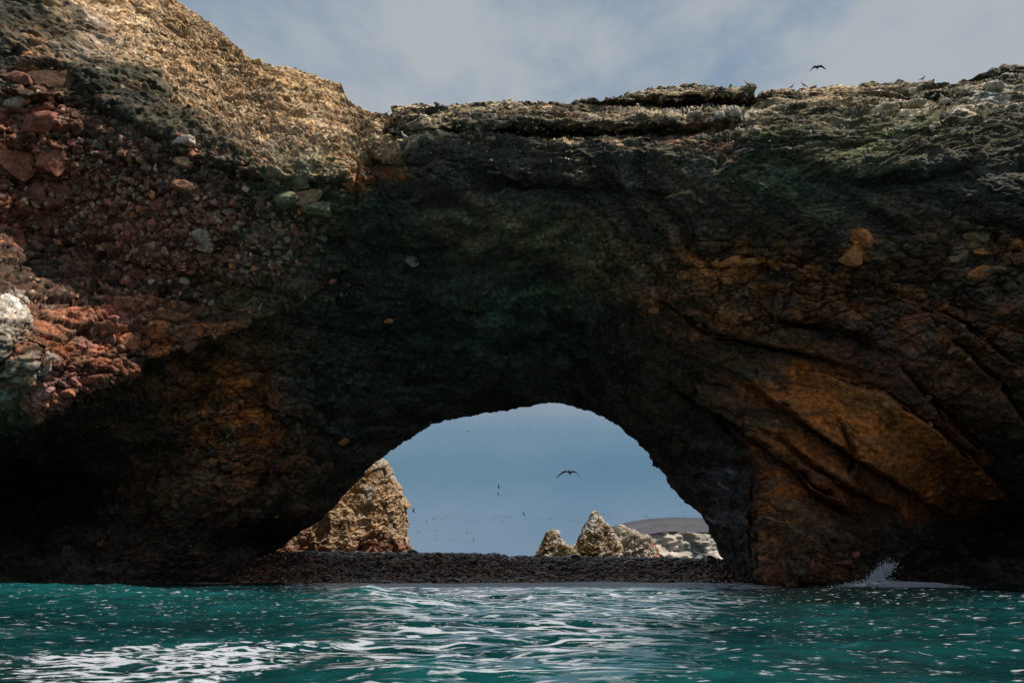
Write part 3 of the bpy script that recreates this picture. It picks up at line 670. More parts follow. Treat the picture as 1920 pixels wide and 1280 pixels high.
str2 = fbm(SP*np.array([2.6, 6.5, 1], f32)+[0, 0, .7], 4, 326, .6)
web = 1-np.abs(noise(SP*np.array([1.3, 3.2, 1], f32)+.4*str1[:, None], 331))*3.2
foam_and_glint = np.zeros(len(SX))
# wash on the beach
shore = np.exp(-((SY-56.3)/1.5)**2)*ss(-27, -22, SX)*(SX < 20)
foam_and_glint = np.maximum(foam_and_glint, ss(.15, .5, shore*1.1+.5*str2+.2*str1-.1))
wash = ss(42, 52, SY)*(SY < 58)*ss(-16, -8, SX)*ss(22, 15, SX)
foam_and_glint = np.maximum(foam_and_glint, ss(.08, .4, wash*.6+.40*str1+.3*str2)*.9*ss(0, .35, wash))
# pale lines painted as sky reflections trailing off the beach towards the boat
W3 = SP+np.stack([.9*noise(SP*np.array([.22, .3, 1], f32)+[0, 0, .2], 351), .55*noise(SP*np.array([.4, .5, 1], f32)+[0, 0, .6], 352)+.18*noise(SP*np.array([1.3, 1.6, 1], f32)+[0, 0, .6], 354), 0*SX], 1).astype(f32)
lw = np.clip((SY-11)/40, 0, 1)
lines = 1-np.abs(noise(W3*np.array([.42, 1.9, 1], f32)+[0, 0, .35], 353))*(7.5-3.5*lw[:])
l2 = 1-np.abs(noise(W3*np.array([.8, 3.6, 1], f32)+[4, 0, .15], 355))*8
fxx = SX/SY*F+960
zone = ss(600, 720, fxx+60*str1)*ss(1420-0*SY, 1150, fxx+9*np.maximum(26-SY, 0)+60*str1)*ss(60, 40, SY)
zone = zone*(.55+.6*ss(-.3, .4, noise(SP*np.array([.12, .3, 1], f32), 357)))
foam_and_glint = np.maximum(foam_and_glint, np.clip(zone*1.3, 0, 1)*np.maximum(ss(.35, .6, lines), .95*ss(.4, .65, l2)*ss(-.2, .3, str1))*.9)
# torn foam sheet in the lower left foreground
sheet = np.exp(-(((SX+5.3-.1*(SY-13))/(1.9+.12*(SY-11)))**2+((SY-12.6)/3.0)**2)**1.1)+.75*np.exp(-(((SX+7.3)/2.2)**2+((SY-13.2)/1.3)**2))
lace = np.maximum(1-np.abs(noise(W3*np.array([1.1, 2.6, 1], f32)+[0, 0, .35], 361))*3.4, 1-np.abs(noise(W3*np.array([2.6, 5.2, 1], f32)+[0, 0, .35], 362))*3.8)
foam_and_glint = np.maximum(foam_and_glint, ss(.52, .74, np.clip(sheet, 0, 1)*.46+.55*lace*np.clip(sheet*2, 0, 1)+.42*str2-.09)*.95*(sheet > .06))
# bubbles and flecks
F1s, _, q1, q2, _, _ = worley(SP*np.array([13, 15, 1], f32)+np.array([0, 0, .5], f32)+.2*str1[:, None].astype(f32), 341)
dens = (.03+.22*ss(.15, .7, fbm(SP*np.array([.25, .5, 1], f32), 3, 345)))*(1-.8*ss(19, 26, SY))
foam_and_glint = np.maximum(foam_and_glint, (q1 < dens)*ss(.26, .16, F1s/(.3+.8*q2**3+.25*lw))*(SY < 40)*.95)
# foam at the foot of the right pier
pier = np.exp(-((SY-45.6)/2.9)**2)*np.interp(fx, [1400, 1480, 1600, 1640, 1740, 1800, 1850, 1920], [.15, .3, .8, 1, .8, .45, .15, .5])
foam_and_glint = np.maximum(foam_and_glint, ss(.35, .6, pier*.85+.3*str2)*.95)
foam_and_glint = foam_and_glint*(SY < 62)
shade_tint = ss(7, 13, SX+1.5*str1)*ss(25, 30, SY+2*noise(SP*np.array([.12, .3, 1], f32), 365))*.93  # darker water by the right pier: shade and dark reflection painted in
shade_tint = np.maximum(shade_tint, .7*ss(34, 38, SY+str1)*ss(-22, -14, SX)*ss(4, -4, SX))  # same painted shade behind the swell crest
SV = np.stack([SX, SY, sh], 1)
bk = np.array([(-6000, 0, 0), (-12, 0, 0), (12, 0, 0), (6000, 0, 0)], float)
sf = grid_faces(len(ys), len(us))
back = np.array([(-9000, 1.0, -.02), (9000, 1.0, -.02), (9000, -4000, -.02), (-9000, -4000, -.02)], float); o_ = len(SV)
SV = np.concatenate([SV, back]); sf = np.concatenate([sf, [[o_, o_+3, o_+2, o_+1]]]); foam_and_glint = np.r_[foam_and_glint, 0, 0, 0, 0]
m = new_mat('sea_water'); b = NB(m); v = b.pos()
n1 = b.noise(.16, 4, .55, v); n2 = b.noise(1.3, 4, .6, v)
hh = b.attr('lift').outputs['Fac']
thick = b.math('ADD', b.math('MULTIPLY', n1, .5), b.math('MULTIPLY', hh, .8))
body = b.mix(b.ramp(thick, [(.18, 0.), (.75, 1.)]), (.0028, .025, .027), (.008, .084, .086))  # higher water tinted brighter, standing in for light through the crests
body = b.mix(b.attr('shade_tint').outputs['Fac'], body, (.002, .009, .010))
body = b.mix(1., body, b.ramp(n2, [(.3, .7), (.7, 1.3)]), 'MULTIPLY')
fo = b.attr('foam_and_glint').outputs['Fac']; fn = b.noise(30, 3, .6, v)
fk = b.math('MULTIPLY', fo, b.ramp(fn, [(.3, .7), (.6, 1.)]))
col = b.mix(fk, body, (.50, .52, .56))
hb_ = b.noise(9, 4, .6, v)
b.finish(col, b.mix(fk, (.045,)*3, (.6,)*3), b.bump(hb_, .12, .02), .5, IOR=1.33)
sea = mesh_obj('sea', SV, sf[:, ::-1], m, None, True, attrs={'foam_and_glint': foam_and_glint, 'lift': np.r_[sh, 0, 0, 0, 0], 'shade_tint': np.r_[shade_tint, 0, 0, 0, 0]}); tag(sea, kind='structure')

# ------------------------------------------------------------------ splash against the pier
rs = np.random.RandomState(21); n = 2600
loc, _ = ray(1640, 1075); sy = (loc.y if loc else 47)-.6
n = 7500; tp = rs.beta(1.1, 1.9, n); 
sx_ = np.where(rs.rand(n) < .55, 1625+tp*48, rs.normal(1660, 42, n)); hgt = np.where(sx_ < 1600+1e3, 0, 0)
plume = rs.rand(n) < .5
spx = np.where(plume, 1632+tp*42+rs.normal(0, 6+3*tp, n), rs.normal(1670, 62, n))
spy = np.where(plume, 1094-tp*42+rs.normal(0, 5, n)+((spx-1650)/40)**2*3, 1100-np.abs(rs.normal(0, 7, n))*np.exp(-((spx-1645)/55)**2)-rs.rand(n)*3)
pp = at(spx, spy, sy+rs.normal(0, .25, n)); r = .008+.030*rs.rand(n)**3
v, fc, idx = scatter(pp, np.stack([r*1.3, r, r*rs.uniform(.8, 2.2, n)], 1), rs, 0, .1, .5, 3, 500)
q = 420; q1_ = rs.normal(1672, 60, q); q2_ = 1103-np.abs(rs.normal(0, 7, q))*np.exp(-((q1_-1645)/45)**2)
cpp = at(q1_, q2_, sy+rs.normal(-.1, .3, q)); cr_ = .05+.10*rs.rand(q)
v2_, f2_, _ = scatter(cpp, np.stack([cr_*2.2, cr_, cr_*.55], 1), rs, 2, .3, .35, 4, 520); v2_ = v2_+.03*np.stack([fbm(v2_*9, 3, 7), fbm(v2_*9+9, 3, 8), fbm(v2_*9+5, 3, 9)], 1)
fc = np.concatenate([fc, f2_+len(v)]); v = np.concatenate([v, v2_])
m = new_mat('spray'); b = NB(m); b.finish((.78, .82, .84), .5, None, .4)
o = mesh_obj('splash', v, fc, m); tag(o, 'white spray of a wave breaking on the foot of the right pier', 'splash', kind='stuff')

# ------------------------------------------------------------------ sea stacks and headland behind the beach
def stack(name, rows, Y, dr, seed, colf, amp=1.0, nr=260, ncl=420):
    rows = np.array(rows, float); tq = np.linspace(0, 1, nr)
    rp = np.interp(tq, np.linspace(0, 1, len(rows)), rows[:, 0]); lp = np.interp(tq, np.linspace(0, 1, len(rows)), rows[:, 1]); xp = np.interp(tq, np.linspace(0, 1, len(rows)), rows[:, 2])
    A = at(lp, rp, Y); B = at(xp, rp, Y); c = (A+B)/2; hw = (B[:, 0]-A[:, 0])/2
    th = np.linspace(0, 2*math.pi, ncl)
    se = lambda q, p: np.sign(q)*np.abs(q)**p
    X = c[:, 0][:, None]+hw[:, None]*se(np.cos(th), .8)[None]; Yy = Y+hw[:, None]*dr*se(np.sin(th), .8)[None]; Z = np.repeat(c[:, 2][:, None], ncl, 1)
    G = np.stack([X, Yy, Z], -1); nn = gnorm(G); cc = G-np.stack([c[:, 0], c[:, 1]*0+Y, c[:, 2]], -1)[:, None]
    if (nn*cc).sum() < 0: nn = -nn
    p = G.reshape(-1, 3).astype(f32); nn = nn.reshape(-1, 3); k = amp
    q = p/k
    qd = np.stack([q[:, 0]+.5*q[:, 2], q[:, 1], (q[:, 2]-.5*q[:, 0])], 1).astype(f32)
    d = .5*fbm(q*.25, 3, seed)+.25*ridged(q*np.array([.5, .5, .3], f32), 3, seed+5, .6)+.40*blocky(qd*np.array([.5, .6, 1.0], f32)+.3*noise(q)[:, None], seed+9, .05, 2.0)[0]+.13*blocky(qd*np.array([1.4, 1.5, 2.6], f32)+.3*noise(q*2)[:, None], seed+10, .06, 2.2)[0]+.13*fbm(q*2.2, 4, seed+11, .7)
    ends = np.abs(np.sin(th)).ravel(); d = d*(1.2 if seed > 710 else 1.0); d = d*k*np.tile(.45+.55*ends, nr)-.15*k
    w = np.repeat(np.clip(hw/(2.6*k), .12, 1), ncl); p = p+nn*(d*w)[:, None]
    top = p[:ncl].mean(0); p = np.concatenate([p, [top+[0, 0, .1*k]]]); fcq = grid_faces(nr, ncl)
    tri = np.stack([np.arange(ncl-1), np.arange(1, ncl), np.full(ncl-1, len(p)-1), np.full(ncl-1, len(p)-1)], 1)
    fcs = np.concatenate([fcq[:, ::-1], np.stack([np.arange(1, ncl), np.arange(ncl-1), np.full(ncl-1, len(p)-1)], 1)[:, [0, 1, 2, 2]]])
    me_q = fcq[:, ::-1]
    n2 = np.concatenate([gnorm(p[:-1].reshape(nr, ncl, 3)).reshape(-1, 3), [[0, 0, 1]]])
    if (n2[:-1]*nn).sum() < 0: n2 = -n2
    h = (p[:, 2]-p[:, 2].min())/(np.ptp(p[:, 2])); ua = (p[:, 0]-np.append(np.repeat(c[:, 0], ncl), top[0]))/(np.append(np.repeat(hw, ncl), 1)+.01)
    col = colf(p, h, ua, n2, k)
    # triangles for everything keeps the top fan valid
    a = np.concatenate([me_q[:, [0, 1, 2]], me_q[:, [0, 2, 3]], np.stack([np.arange(1, ncl), np.arange(ncl-1), np.full(ncl-1, len(p)-1)], 1)])
    return mesh_obj(name, p, a, M_far, None, False, cols=col)
def blend(c, col, m): return c*(1-m[:, None])+np.array(col)*m[:, None]
def col_left(p, h, u, n, k):
    c = np.tile(np.array((.52, .37, .23)), (len(p), 1))*(1+.25*fbm(p*.4, 4, 601))[:, None]
    c = blend(c, (.27, .17, .08), ss(.0, .5, fbm(p*.25+9, 4, 605))*.7)
    c = blend(c, (.56, .52, .46), ss(.1, .5, fbm(p*np.array([.5, .5, .16]), 4, 609)+.5*np.exp(-((u-.2)/.3)**2)*(h > .5)-.2)*.85)
    c = blend(c, (.22, .07, .045), ss(.38, .26, h+.12*fbm(p*.3, 4, 613))*.75)
    c = blend(c, (.55, .40, .32), ss(.2, .5, fbm(p*.8, 4, 617))*(h < .42)*.6)
    return c*(1-.35*ss(.1, .5, fbm(p*1.4, 4, 619)))[:, None]
def col_right(p, h, u, n, k):
    c = np.tile(np.array((.40, .30, .17)), (len(p), 1))*(1+.3*fbm(p*.5, 4, 631))[:, None]
    c = blend(c, (.15, .095, .04), ss(-.3, .2, fbm(p*.35+4, 4, 635)-.5*u)*.8)  # brown gathers on the left flank, painting its shaded side
    c = blend(c, (.66, .60, .54), ss(-.1, .35, fbm(p*np.array([.3, .3, .18])+7, 3, 639)+.7*(n[:, 2]-.35)+.3*(h-.7))*.9)
    return blend(c, (.36, .16, .10), ss(.25, .08, h+.15*fbm(p*.3, 4, 641))*.7)
def col_pale(p, h, u, n, k):
    c = np.tile(np.array((.58, .50, .42)), (len(p), 1))*(1+.3*fbm(p*.5, 4, 651))[:, None]
    c = blend(c, (.16, .18, .12), ss(.05, .4, fbm(p*.3+4, 4, 655)-.6*u-.1)*.8)
    return blend(c, (.48, .19, .10), ss(.1, .5, u*.9-h*1.2+.3*fbm(p*.4, 3, 657)+.2)*.8)
o = stack('sea_stack', [(858,704,718),(864,696,727),(878,680,737),(895,664,745),(915,645,753),(935,620,759),(955,596,763),(975,570,765),(1000,545,763),(1020,525,767),(1045,505,772),(1090,480,780)], 100, .8, 700, col_left, 1.5)
tag(o, 'tall ochre and white sea stack behind the left foot of the arch', 'sea stack')
o = stack('sea_stack', [(994,1028,1046),(1000,1023,1050),(1010,1018,1053),(1022,1014,1058),(1026,1010,1075),(1036,1007,1085),(1060,1004,1095),(1095,1000,1100)], 124, .8, 720, col_right, 1.0)
tag(o, 'smallest sea stack, with a guano whitened top, left of the pointed one', 'sea stack')
o = stack('sea_stack', [(958,1109,1120),(966,1105,1127),(980,1098,1136),(995,1092,1146),(1010,1088,1156),(1022,1076,1164),(1035,1064,1168),(1060,1058,1174),(1095,1052,1180)], 125, .8, 740, col_right, 1.1)
tag(o, 'pointed brown sea stack in the middle of the three beyond the beach', 'sea stack')
o = stack('sea_stack', [(984,1160,1170),(990,1156,1180),(998,1151,1196),(1008,1148,1212),(1020,1146,1226),(1032,1144,1233),(1060,1142,1236),(1095,1140,1240)], 128, .8, 760, col_pale, 1.1)
tag(o, 'low pale sea stack with a reddish foot, nearest to the far headland', 'sea stack')
hx = np.linspace(-30, 900, 700); rows_y = np.r_[np.linspace(0, 1, 60), np.linspace(1, 2, 60)[1:], np.linspace(2, 3, 8)[1:]]
HX, HV = np.meshgrid(hx, rows_y)
HPX = 960+hx*.0
x0 = at(1140, 1000, 330)[0]; HX = x0+(HX-HX.min())*.62
PXq = HX/ (at(1172, 1000, 330)[0])*(1172-960)+960
ctop = np.interp(PXq[0], [1140, 1172, 1200, 1260, 1330, 1400, 1700, 2400], [1058, 1012, 1002, 998, 1000, 1003, 1010, 1030]); htop = np.interp(PXq[0], [1140, 1172, 1200, 1240, 1290, 1340, 1480, 1700, 2000, 2400], [1056, 997, 988, 979, 973, 971, 973, 985, 1005, 1030])
Zc = at(PXq[0], ctop, 330)[:, 2]; Zh = at(PXq[0], htop, 430)[:, 2]
Z = np.where(HV <= 1, -3+(Zc+3)[None]*HV, np.where(HV <= 2, Zc[None]+(Zh-Zc)[None]*np.sin((HV-1)*math.pi/2), Zh[None]*(1-(HV-2))))
YY = np.where(HV <= 1, 322+8*HV, np.where(HV <= 2, 330+100*(HV-1), 430+80*(HV-2)))
HP = np.stack([HX, YY, Z], -1).reshape(-1, 3).astype(f32); hv = HV.ravel()
cl = (hv <= 1.02)
HP[:, 1] += (3.5*ridged(HP*.09, 4, 801)+1.5*blocky(HP*.2, 803)[0])*np.clip(hv*4, 0, 1)*cl
HP[:, 1] -= 9*ss(.55, .2, hv)*(.5+.5*noise(HP*.05, 806))*ss(1290, 1340, PXq.ravel())
hc = np.tile(np.array((.42, .36, .29)), (len(HP), 1))*(1+.3*fbm(HP*.12, 4, 811))[:, None]
hc = blend(hc, (.62, .55, .48), ss(0, .4, fbm(HP*np.array([.15, .15, .3]), 5, 815))*.8)
hc = blend(hc, (.17, .19, .19), ss(.1, .4, fbm(HP*np.array([.1, .1, .06])+5, 5, 819))*.8)
hc = blend(hc, (.56, .36, .30), ss(.4, .2, hv)*.6)
hc = blend(hc, (.075, .076, .085), ss(.98, 1.04, hv)); hc *= (1-.25*fbm(HP*.3, 4, 823, .7)-.2*fbm(HP*np.array([.02, .05, .1]), 3, 825))[:, None]
o = mesh_obj('hills', HP, grid_faces(len(rows_y), 700), M_far, None, True, cols=hc); tag(o, kind='structure')

# ------------------------------------------------------------------ birds
def bmat(name, c, r=.7):
    m = new_mat(name); b = NB(m); n = b.noise(25, 3, .6, b.obj())
    b.finish(b.mix(1., c, b.ramp(n, [(.3, .75), (.7, 1.2)]), 'MULTIPLY'), r, None, .2); return m
MB_d = bmat('dark_feathers', (.030, .027, .026)); MB_w = bmat('pale_feathers', (.62, .61, .60)); MB_g = bmat('grey_feathers', (.22, .22, .23)); MB_b = bmat('beak_horn', (.30, .17, .05)); MB_l = bmat('leg_skin', (.10, .07, .05))
def loft(path, seg=10):
    vs, fs = [], []
    for i, (p, ru, rv) in enumerate(path):
        p = np.array(p, float); a = np.array(path[max(i-1, 0)][0], float); c = np.array(path[min(i+1, len(path)-1)][0], float); t = c-a; t /= np.linalg.norm(t)
        u = np.array([0, 1, 0.]) if abs(t[1]) < .8 else np.array([1., 0, 0]); w = np.cross(t, u); w /= np.linalg.norm(w); u = np.cross(w, t)
        for j in range(seg):
            an = 2*math.pi*j/seg; vs.append(p+u*ru*math.cos(an)+w*rv*math.sin(an))
    n = len(path)
    for i in range(n-1):
        for j in range(seg): a, b_ = i*seg+j, i*seg+(j+1) % seg; fs += [(a, b_, b_+seg), (a, b_+seg, a+seg)]
    for e, o_ in ((0, 0), (n-1, (n-1)*seg)):
        vs.append(np.array(path[e][0], float)); k_ = len(vs)-1
        for j in range(seg): fs.append((k_, o_+(j+1) % seg, o_+j) if e == 0 else (k_, o_+j, o_+(j+1) % seg))
    return np.array(vs), np.array(fs)
def join(parts):
    V_, F_, o_ = [], [], 0
    for v, f in parts: V_.append(v); F_.append(f+o_); o_ += len(v)
    return np.concatenate(V_), np.concatenate(F_)
def wing(side, pts, chords, thick=.03):      # pts: (out, height, sweep)
    v, f = [], []; prof = [(0, 0), (.12, 1), (.45, .8), (1, 0), (.5, -.25), (.12, -.5)]
    for (x, z, s_), c in zip(pts, chords):
        for a, h in prof: v.append((side*x, s_+a*c, z+h*thick*min(1, c*6)-a*c*.12))
    k_ = len(prof)
    for i in range(len(pts)-1):
        for j in range(k_):
            a, b_ = i*k_+j, i*k_+(j+1) % k_; f += [(a, b_, b_+k_), (a, b_+k_, a+k_)]
    f += [(0, i+1, i) for i in range(1, k_-1)]
    o_ = (len(pts)-1)*k_; f += [(o_, o_+i, o_+i+1) for i in range(1, k_-1)]
    return np.array(v, float), np.array(f)
# body runs along local y: tail at +y, beak towards -y
def flier(wl, wr, ch):
    body = loft([((0, .42, .0), .05, .006), ((0, .30, .0), .05, .012), ((0, .2, .0), .045, .03), ((0, .08, 0), .07, .06), ((0, -.06, 0), .08, .07), ((0, -.18, .01), .055, .05), ((0, -.26, .03), .035, .035), ((0, -.33, .04), .035, .036), ((0, -.38, .035), .018, .018), ((0, -.47, .015), .005, .006)])
    return join([body, wing(1, wr, ch), wing(-1, wl, ch)])
glide = [(.03, .02, -.12), (.2, .11, -.15), (.38, .12, -.17), (.55, .0, -.13), (.75, -.22, -.05), (.93, -.48, .06), (1.0, -.60, .12)]; gch = [.32, .34, .33, .29, .22, .13, .03]
flat_ = [(.03, .02, -.12), (.2, .05, -.15), (.4, .07, -.17), (.58, .06, -.13), (.78, .02, -.05), (.95, -.03, .06), (1.02, -.06, .12)]
upw = [(.03, .02, -.12), (.15, .12, -.15), (.3, .25, -.17), (.42, .37, -.13), (.58, .5, -.05), (.7, .6, .06), (.76, .66, .12)]
MESH = {}
for k_, (a, b_) in dict(glide=(glide, glide), flat=(flat_, [(x, z*.3-(x*.28 if x > .5 else 0)+(.14 if x > .5 else 0), s_) for x, z, s_ in flat_]), up=(upw, upw), mix=(upw, flat_)).items():
    vv, ff = flier(a, b_, gch); MESH[k_] = (vv, ff)
def fly(x, y, size, Y, kind, yaw, label, roll=0, pitch=0, mat=None, group=None):
    key = kind+(mat or MB_d).name
    if key not in MESH:
        vv, ff = MESH[kind]; o = mesh_obj('seabird', vv, ff, mat or MB_d, None, True); MESH[key] = o.data
    else: o = bpy.data.objects.new('seabird', MESH[key]); C.objects.link(o)
    o.location = at(x, y, Y); span = 2.04 if kind != 'up' else 1.5
    s_ = size*Y/F/span*1.05; o.scale = (s_,)*3; o.rotation_euler = (pitch, roll, yaw)
    tag(o, label, 'bird', group); return o
fly(1068, 886, 48, 60, 'glide', .12, 'largest bird, gliding on bowed wings in the arch opening', pitch=.6)
fly(1533, 126, 34, 48, 'glide', -.25, 'dark bird flying above the right rim of the arch', roll=.06, pitch=-.25)
small = [(982,964,9,'mix',.8,.5,'dark banking bird in the middle of the opening, left of the pointed stack'),(876,808,9,'glide',.2,0,'small bird gliding near the upper left edge of the opening'),
 (972,798,5,'flat',.3,0,'topmost bird of the little group high in the opening'),(994,800,5,'glide',-.3,0,'bird at the right of the little group high in the opening'),(957,809,4,'flat',0,0,'bird at the left of the little group high in the opening'),(971,805,4,'glide',.5,0,'bird in the centre of the little group high in the opening'),(975,810,4,'flat',.2,0,'lowest bird of the little group high in the opening'),
 (910,837,4,'glide',.4,0,'lone tiny bird between the high group and the left wall'),(788,862,4,'up',.2,.3,'tiny bird just right of the top of the tall left stack'),(925,901,4,'glide',.2,0,'tiny bird just above the two upright ones'),(935,912,7,'up',1.4,1.3,'upper of two upright birds left of the large glider'),(934,926,5,'up',1.4,1.2,'lower of two upright birds left of the large glider'),
 (953,928,6,'flat',.1,0,'flat winged bird right of the two upright ones'),(877,947,7,'flat',.3,-.6,'slanting bird in the left half of the opening'),(850,961,5,'flat',.2,-.3,'small bird below and left of the slanting one'),(799,979,4,'up',.8,.8,'small dark bird beside the upper flank of the left stack'),
 (836,914,7,'flat',.2,0,'pale distant bird level with the upright pair, to their left'),(775,957,8,'up',1.2,1.3,'bird with raised wings close to the right flank of the left stack'),(888,1013,5,'up',.9,1.0,'small dark bird low over the beach crest'),(818,1003,7,'glide',.4,-.5,'pale bird low to the right of the left stack'),(786,998,7,'up',.3,0,'pale bird with wings in a V beside the left stack'),
 (820,791,9,'glide',.1,0,'faint bird right under the upper left edge of the opening'),(1135,787,5,'flat',.1,0,'faint bird under the upper right edge of the opening'),(1245,983,5,'flat',.1,0,'small bird over the grey hill of the headland')]
for x, y, sz, kd, yaw, roll, lab in small: fly(x, y, sz*1.25, 110, kd, yaw, lab, roll, group='small birds flying in the arch opening')
# far flocks: long strings of birds low over the sea
rs = np.random.RandomState(31); pts = []
for y0, y1, xa, xb, n in ((932,940,765,1010,34),(936,930,1010,1250,30),(968,972,778,1100,120),(974,978,800,1100,60),(975,968,1060,1290,70),(950,945,1100,1300,60),(962,975,1100,1290,70),(928,934,1180,1300,26),(990,1000,775,900,36),(1006,1016,790,890,26)):
    x = rs.uniform(xa, xb, n); y = y0+(y1-y0)*(x-xa)/(xb-xa)+rs.normal(0, 2.0 if n > 40 else .8, n)+1.5*np.sin(x/14); pts.append(np.stack([x, y], 1))
pts = np.concatenate(pts); c = at(pts[:, 0], pts[:, 1], 400.)
vs, fs = [], []; 
for i, p in enumerate(c):
    s_ = rs.uniform(.4, .8); a = rs.uniform(-.3, .5); o_ = len(vs)
    for q in ((-.9, 0, a*.6), (-.1, .2, .05), (0, -.35, 0), (.1, .2, .05), (.9, 0, a*.6), (0, .1, -.16), (0, .1, .14)): vs.append(p+np.array(q)*s_)
    fs += [(o_, o_+5, o_+6), (o_+4, o_+6, o_+5), (o_, o_+2, o_+5), (o_+4, o_+5, o_+2), (o_, o_+6, o_+2), (o_+4, o_+2, o_+6), (o_+1, o_+3, o_+5)]
o = mesh_obj('distant_flock', np.array(vs), np.array(fs), MB_g, None, False); tag(o, 'long strings of tiny distant birds flying low over the sea', 'bird flock', kind='stuff')
# perched birds
sit = loft([((0, .30, .10), .022, .008), ((0, .2, .15), .04, .025), ((0, .08, .2), .075, .07), ((0, -.04, .24), .08, .085), ((0, -.11, .31), .05, .055), ((0, -.13, .38), .032, .034), ((0, -.14, .43), .038, .04), ((0, -.165, .465), .036, .034), ((0, -.19, .475), .012, .012)])
bk_m = loft([((0, -.18, .46), .012, .014), ((0, -.24, .45), .009, .01), ((0, -.30, .435), .003, .003)], 6)
lg_m = loft([((0, 0, .2), .012, .012), ((0, 0, .02), .008, .008), ((0, -.06, 0), .014, .006)], 6)
shag = loft([((0, .42, .02), .03, .01), ((0, .22, .12), .04, .025), ((0, .06, .2), .07, .065), ((0, -.08, .28), .07, .07), ((0, -.17, .36), .035, .035), ((0, -.2, .44), .022, .024), ((0, -.2, .5), .028, .03), ((0, -.24, .52), .02, .018), ((0, -.34, .52), .004, .004)])
PM = {}
def perch(x, y, h, kind, yaw, label, group, dy=0, dep=None):
    loc, nn = ray(x, y)
    if loc is None:
        for k2 in range(1, 12):
            loc, nn = ray(x, y+k2)
            if loc is not None: break
    if loc is None: return
    if dep is not None: loc = Vector(at(x, y, dep))
    loc = Vector(at(x, y, loc.y-.25))
    root = bpy.data.objects.new('perched_bird', None); C.objects.link(root); root.empty_display_size = .2
    root.location = loc; s_ = h*loc.y/F/.5*1.1; root.scale = (s_,)*3; root.rotation_euler = (0, 0, yaw)
    tag(root, label, 'bird', group)
    for nm, mesh, mt in (('body', sit if kind != 'dark' else shag, {'gull': MB_w, 'dark': MB_d, 'grey': MB_g}[kind]), ('beak', bk_m, MB_b), ('leg', lg_m, MB_l), ('leg', lg_m, MB_l)):
        if nm == 'beak' and kind == 'dark': continue
        key = (nm, kind)
        if key not in PM:
            c_ = mesh_obj(nm, mesh[0], mesh[1], mt, root, True); PM[key] = c_.data
        else: c_ = bpy.data.objects.new(nm, PM[key]); C.objects.link(c_); c_.parent = root
        if nm == 'leg': c_.location.x = .03 if c_.name.endswith(('1', '3', '5', '7', '9')) else -.03
    return root
G1 = 'birds perched on the rim and ledges of the arch'
perch(758,262,18,'gull',-1.2,'pale gull standing on the ledge at the left end of the top slab',G1)
perch(724,216,9,'dark',1.9,'dark bird on the low saddle between sandy slope and top slab',G1)
perch(877,243,10,'grey',.3,'grey bird on the reddish ledge under the left end of the slab',G1)
perch(1401,160,12,'gull',-1.5,'white breasted gull on the tall nest at the right end of the slab',G1)
perch(1245,213,10,'gull',.9,'leftmost of the pale birds on the sheltered ledge',G1); perch(1267,212,12,'gull',-1,'second pale bird from the left on the sheltered ledge',G1)
perch(1296,211,8,'grey',1,'small grey bird in the middle of the sheltered ledge',G1); perch(1331,211,13,'grey',-.8,'grey bird just left of the white nests on the sheltered ledge',G1)
perch(1348,206,10,'gull',-.6,'pale bird sitting on the left white nest of the sheltered ledge',G1); perch(1368,198,9,'gull',1.1,'pale bird on top of the round nest in the sheltered ledge',G1)
perch(1412,244,16,'grey',.4,'grey bird beside the two pale nests under the notch',G1)
perch(1485,166,10,'dark',1.4,'dark bird on the rim just right of the notch',G1); perch(1508,163,10,'dark',-1.4,'dark bird on the rim boulder left of the flying bird',G1)
perch(1622,166,13,'dark',-1.7,'dark bird on the rim facing left',G1); perch(1731,152,13,'dark',1.8,'dark bird on the highest block of the right rim',G1)
perch(1662,194,12,'gull',-.7,'white bird sitting on the leftmost guano nest of the right ledge',G1); perch(1713,190,8,'grey',.2,'grey bird on the middle guano nest of the right ledge',G1)
perch(1751,184,12,'gull',1.2,'white bird standing behind the nests under the highest block',G1); perch(1768,186,13,'gull',-1.2,'white bird on the rightmost guano nest of the right ledge',G1)
perch(852,1036,6,'dark',.3,'dark bird standing on the crest of the pebble beach','birds on the beach',dep=66)

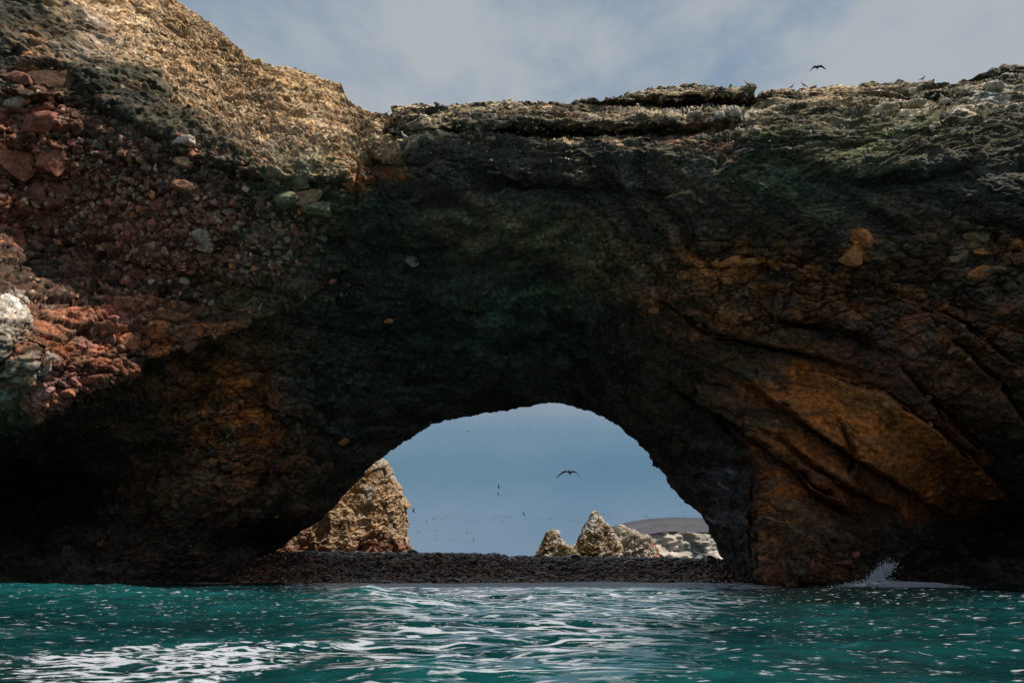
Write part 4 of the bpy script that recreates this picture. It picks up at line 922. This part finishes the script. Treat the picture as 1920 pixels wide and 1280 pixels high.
# ------------------------------------------------------------------ guano nests and rim boulders
m = new_mat('guano'); b = NB(m); n = b.noise(9, 5, .7, b.obj()); n3 = b.noise(3, 4, .6, b.obj())
b.finish(b.mix(b.ramp(n3, [(.4, 0.), (.7, 1.)]), b.mix(b.ramp(n, [(.35, 0.), (.65, 1.)]), (.30, .25, .18), (.74, .69, .60)), (.42, .33, .22)), .9, b.bump(n, .8, .05), .15); M_gu = m
def nest(x, y, rx, ry, drips, label, mat=None, tall=1):
    loc, nn = ray(x, y)
    if loc is None:
        loc, nn = ray(x, y+8)
    if loc is None: return
    sc = loc.y/F; rs = np.random.RandomState(int(x)); v, fc = ico(4)
    v = v*np.array([rx, rx*.8, ry*(.75+.25*(v[:, 2] < 0).mean())])*sc; v = v*(1+.42*fbm(v*2.2/max(rx*sc, .1)*.45, 4, int(x))+.12*fbm(v*7, 3, int(x)+3))[:, None]
    parts = [(v, fc)]
    for k_ in range(drips):
        a = rs.uniform(-1, 1); ln = ry*sc*rs.uniform(.7, 1.5); x_ = a*rx*sc*.95; z_ = ry*sc*.35*math.sqrt(max(0, 1-a*a)); y_ = -rx*.8*sc*math.sqrt(max(.1, 1-a*a))*.92
        w_ = sc*rs.uniform(.45, 1.2)
        parts.append(loft([((x_, y_+.1*w_, z_+ln*.2), w_, w_*.9), ((x_, y_-.02, z_-ln*.3), w_*1.1, w_), ((x_+rs.normal(0, .01), y_-.01, z_-ln*.75), w_*.8, w_*.7), ((x_, y_, z_-ln), w_*.25, w_*.25)], 7))
    vv, ff = join(parts); o = mesh_obj('guano_nest', vv, ff, mat or M_gu, None, True); o.location = loc+Vector((0, -.1, 0)); tag(o, label, 'nest', 'guano nests on the ledges'); return o
nest(1372,212,17,14,10,'round pale guano nest at the right end of the sheltered ledge'); nest(1348,219,12,9,6,'low guano nest just left of the round one'); nest(1302,219,18,6,8,'flat guano heap in the middle of the sheltered ledge')
nest(1405,167,13,11,3,'tall dark twig nest on the right tip of the slab',MS['olive']); nest(1384,248,11,8,5,'left of two pale nests under the notch'); nest(1416,246,9,7,5,'right of two pale nests under the notch')
nest(1668,203,17,7,22,'leftmost of the dripping white guano nests on the right ledge'); nest(1714,197,19,9,22,'widest of the dripping white guano nests on the right ledge'); nest(1769,194,13,8,18,'rightmost of the dripping white guano nests on the right ledge')
nest(1808,190,10,6,12,'small streaked guano nest below the mossy rise'); nest(1862,164,18,12,10,'tall tan guano nest under the rising right skyline'); nest(1752,236,10,7,5,'isolated pale nest low on the right wall'); nest(1745,243,6,10,5,'narrow guano lump hanging under the isolated low nest')
spots = [(1094,186,9,6),(1108,186,7,5),(1122,184,9,5),(1138,184,10,6),(1152,181,9,6),(1166,178,8,5),(1178,176,9,6),(1192,174,8,5),(1205,170,9,7),(1216,168,7,5),(1228,167,9,6),(1242,164,8,5),(1256,162,10,7),(1270,163,9,6),(1284,160,10,6),(1300,160,9,6),(1318,161,7,5),(1338,162,8,6),(1356,164,7,4),(1374,162,8,5),(1452,169,9,6),(1468,167,10,7),(1486,168,8,6),(1500,165,9,7),(1520,164,12,6),(1545,164,11,5),(1573,163,10,6),(1596,166,7,4),(1640,160,10,6),(1655,158,9,6),(1670,156,11,7),(1700,154,10,5),(1760,156,8,5),(1776,158,7,5),(765,197,5,3),(820,195,8,3),(880,194,6,3),(975,196,6,4),(1060,191,7,4),(560,132,10,6),(578,138,7,5),(640,160,7,8),(690,213,8,5),(712,214,7,4)]
for q, (x, y, rx, ry) in enumerate(spots):
    loc = None
    for k_ in range(0, 14, 2):
        loc, nn = ray(x, y+k_)
        if loc is not None: break
    if loc is None: continue
    x += random.uniform(-5, 5); g_ = random.choice((.45, .6, .8, 1.0, 1.35)); rx *= g_; ry *= g_*random.uniform(.8, 1.1)
    sc = loc.y/F; p = Vector(at(x, y+3.0-1.2*g_, loc.y+random.uniform(0, .3)))
    o = stone('rim_boulder', p, (rx*sc, rx*sc*.8, ry*sc), (random.uniform(-.3, .3), random.uniform(-.3, .3), random.uniform(0, 6)), random.choice(['rim', 'rim', 'grey', 'olive', 'tan']), None, q % 9)
    tag(o, 'small weathered boulder lying on the skyline rim of the arch', 'boulder', 'boulders along the rim')
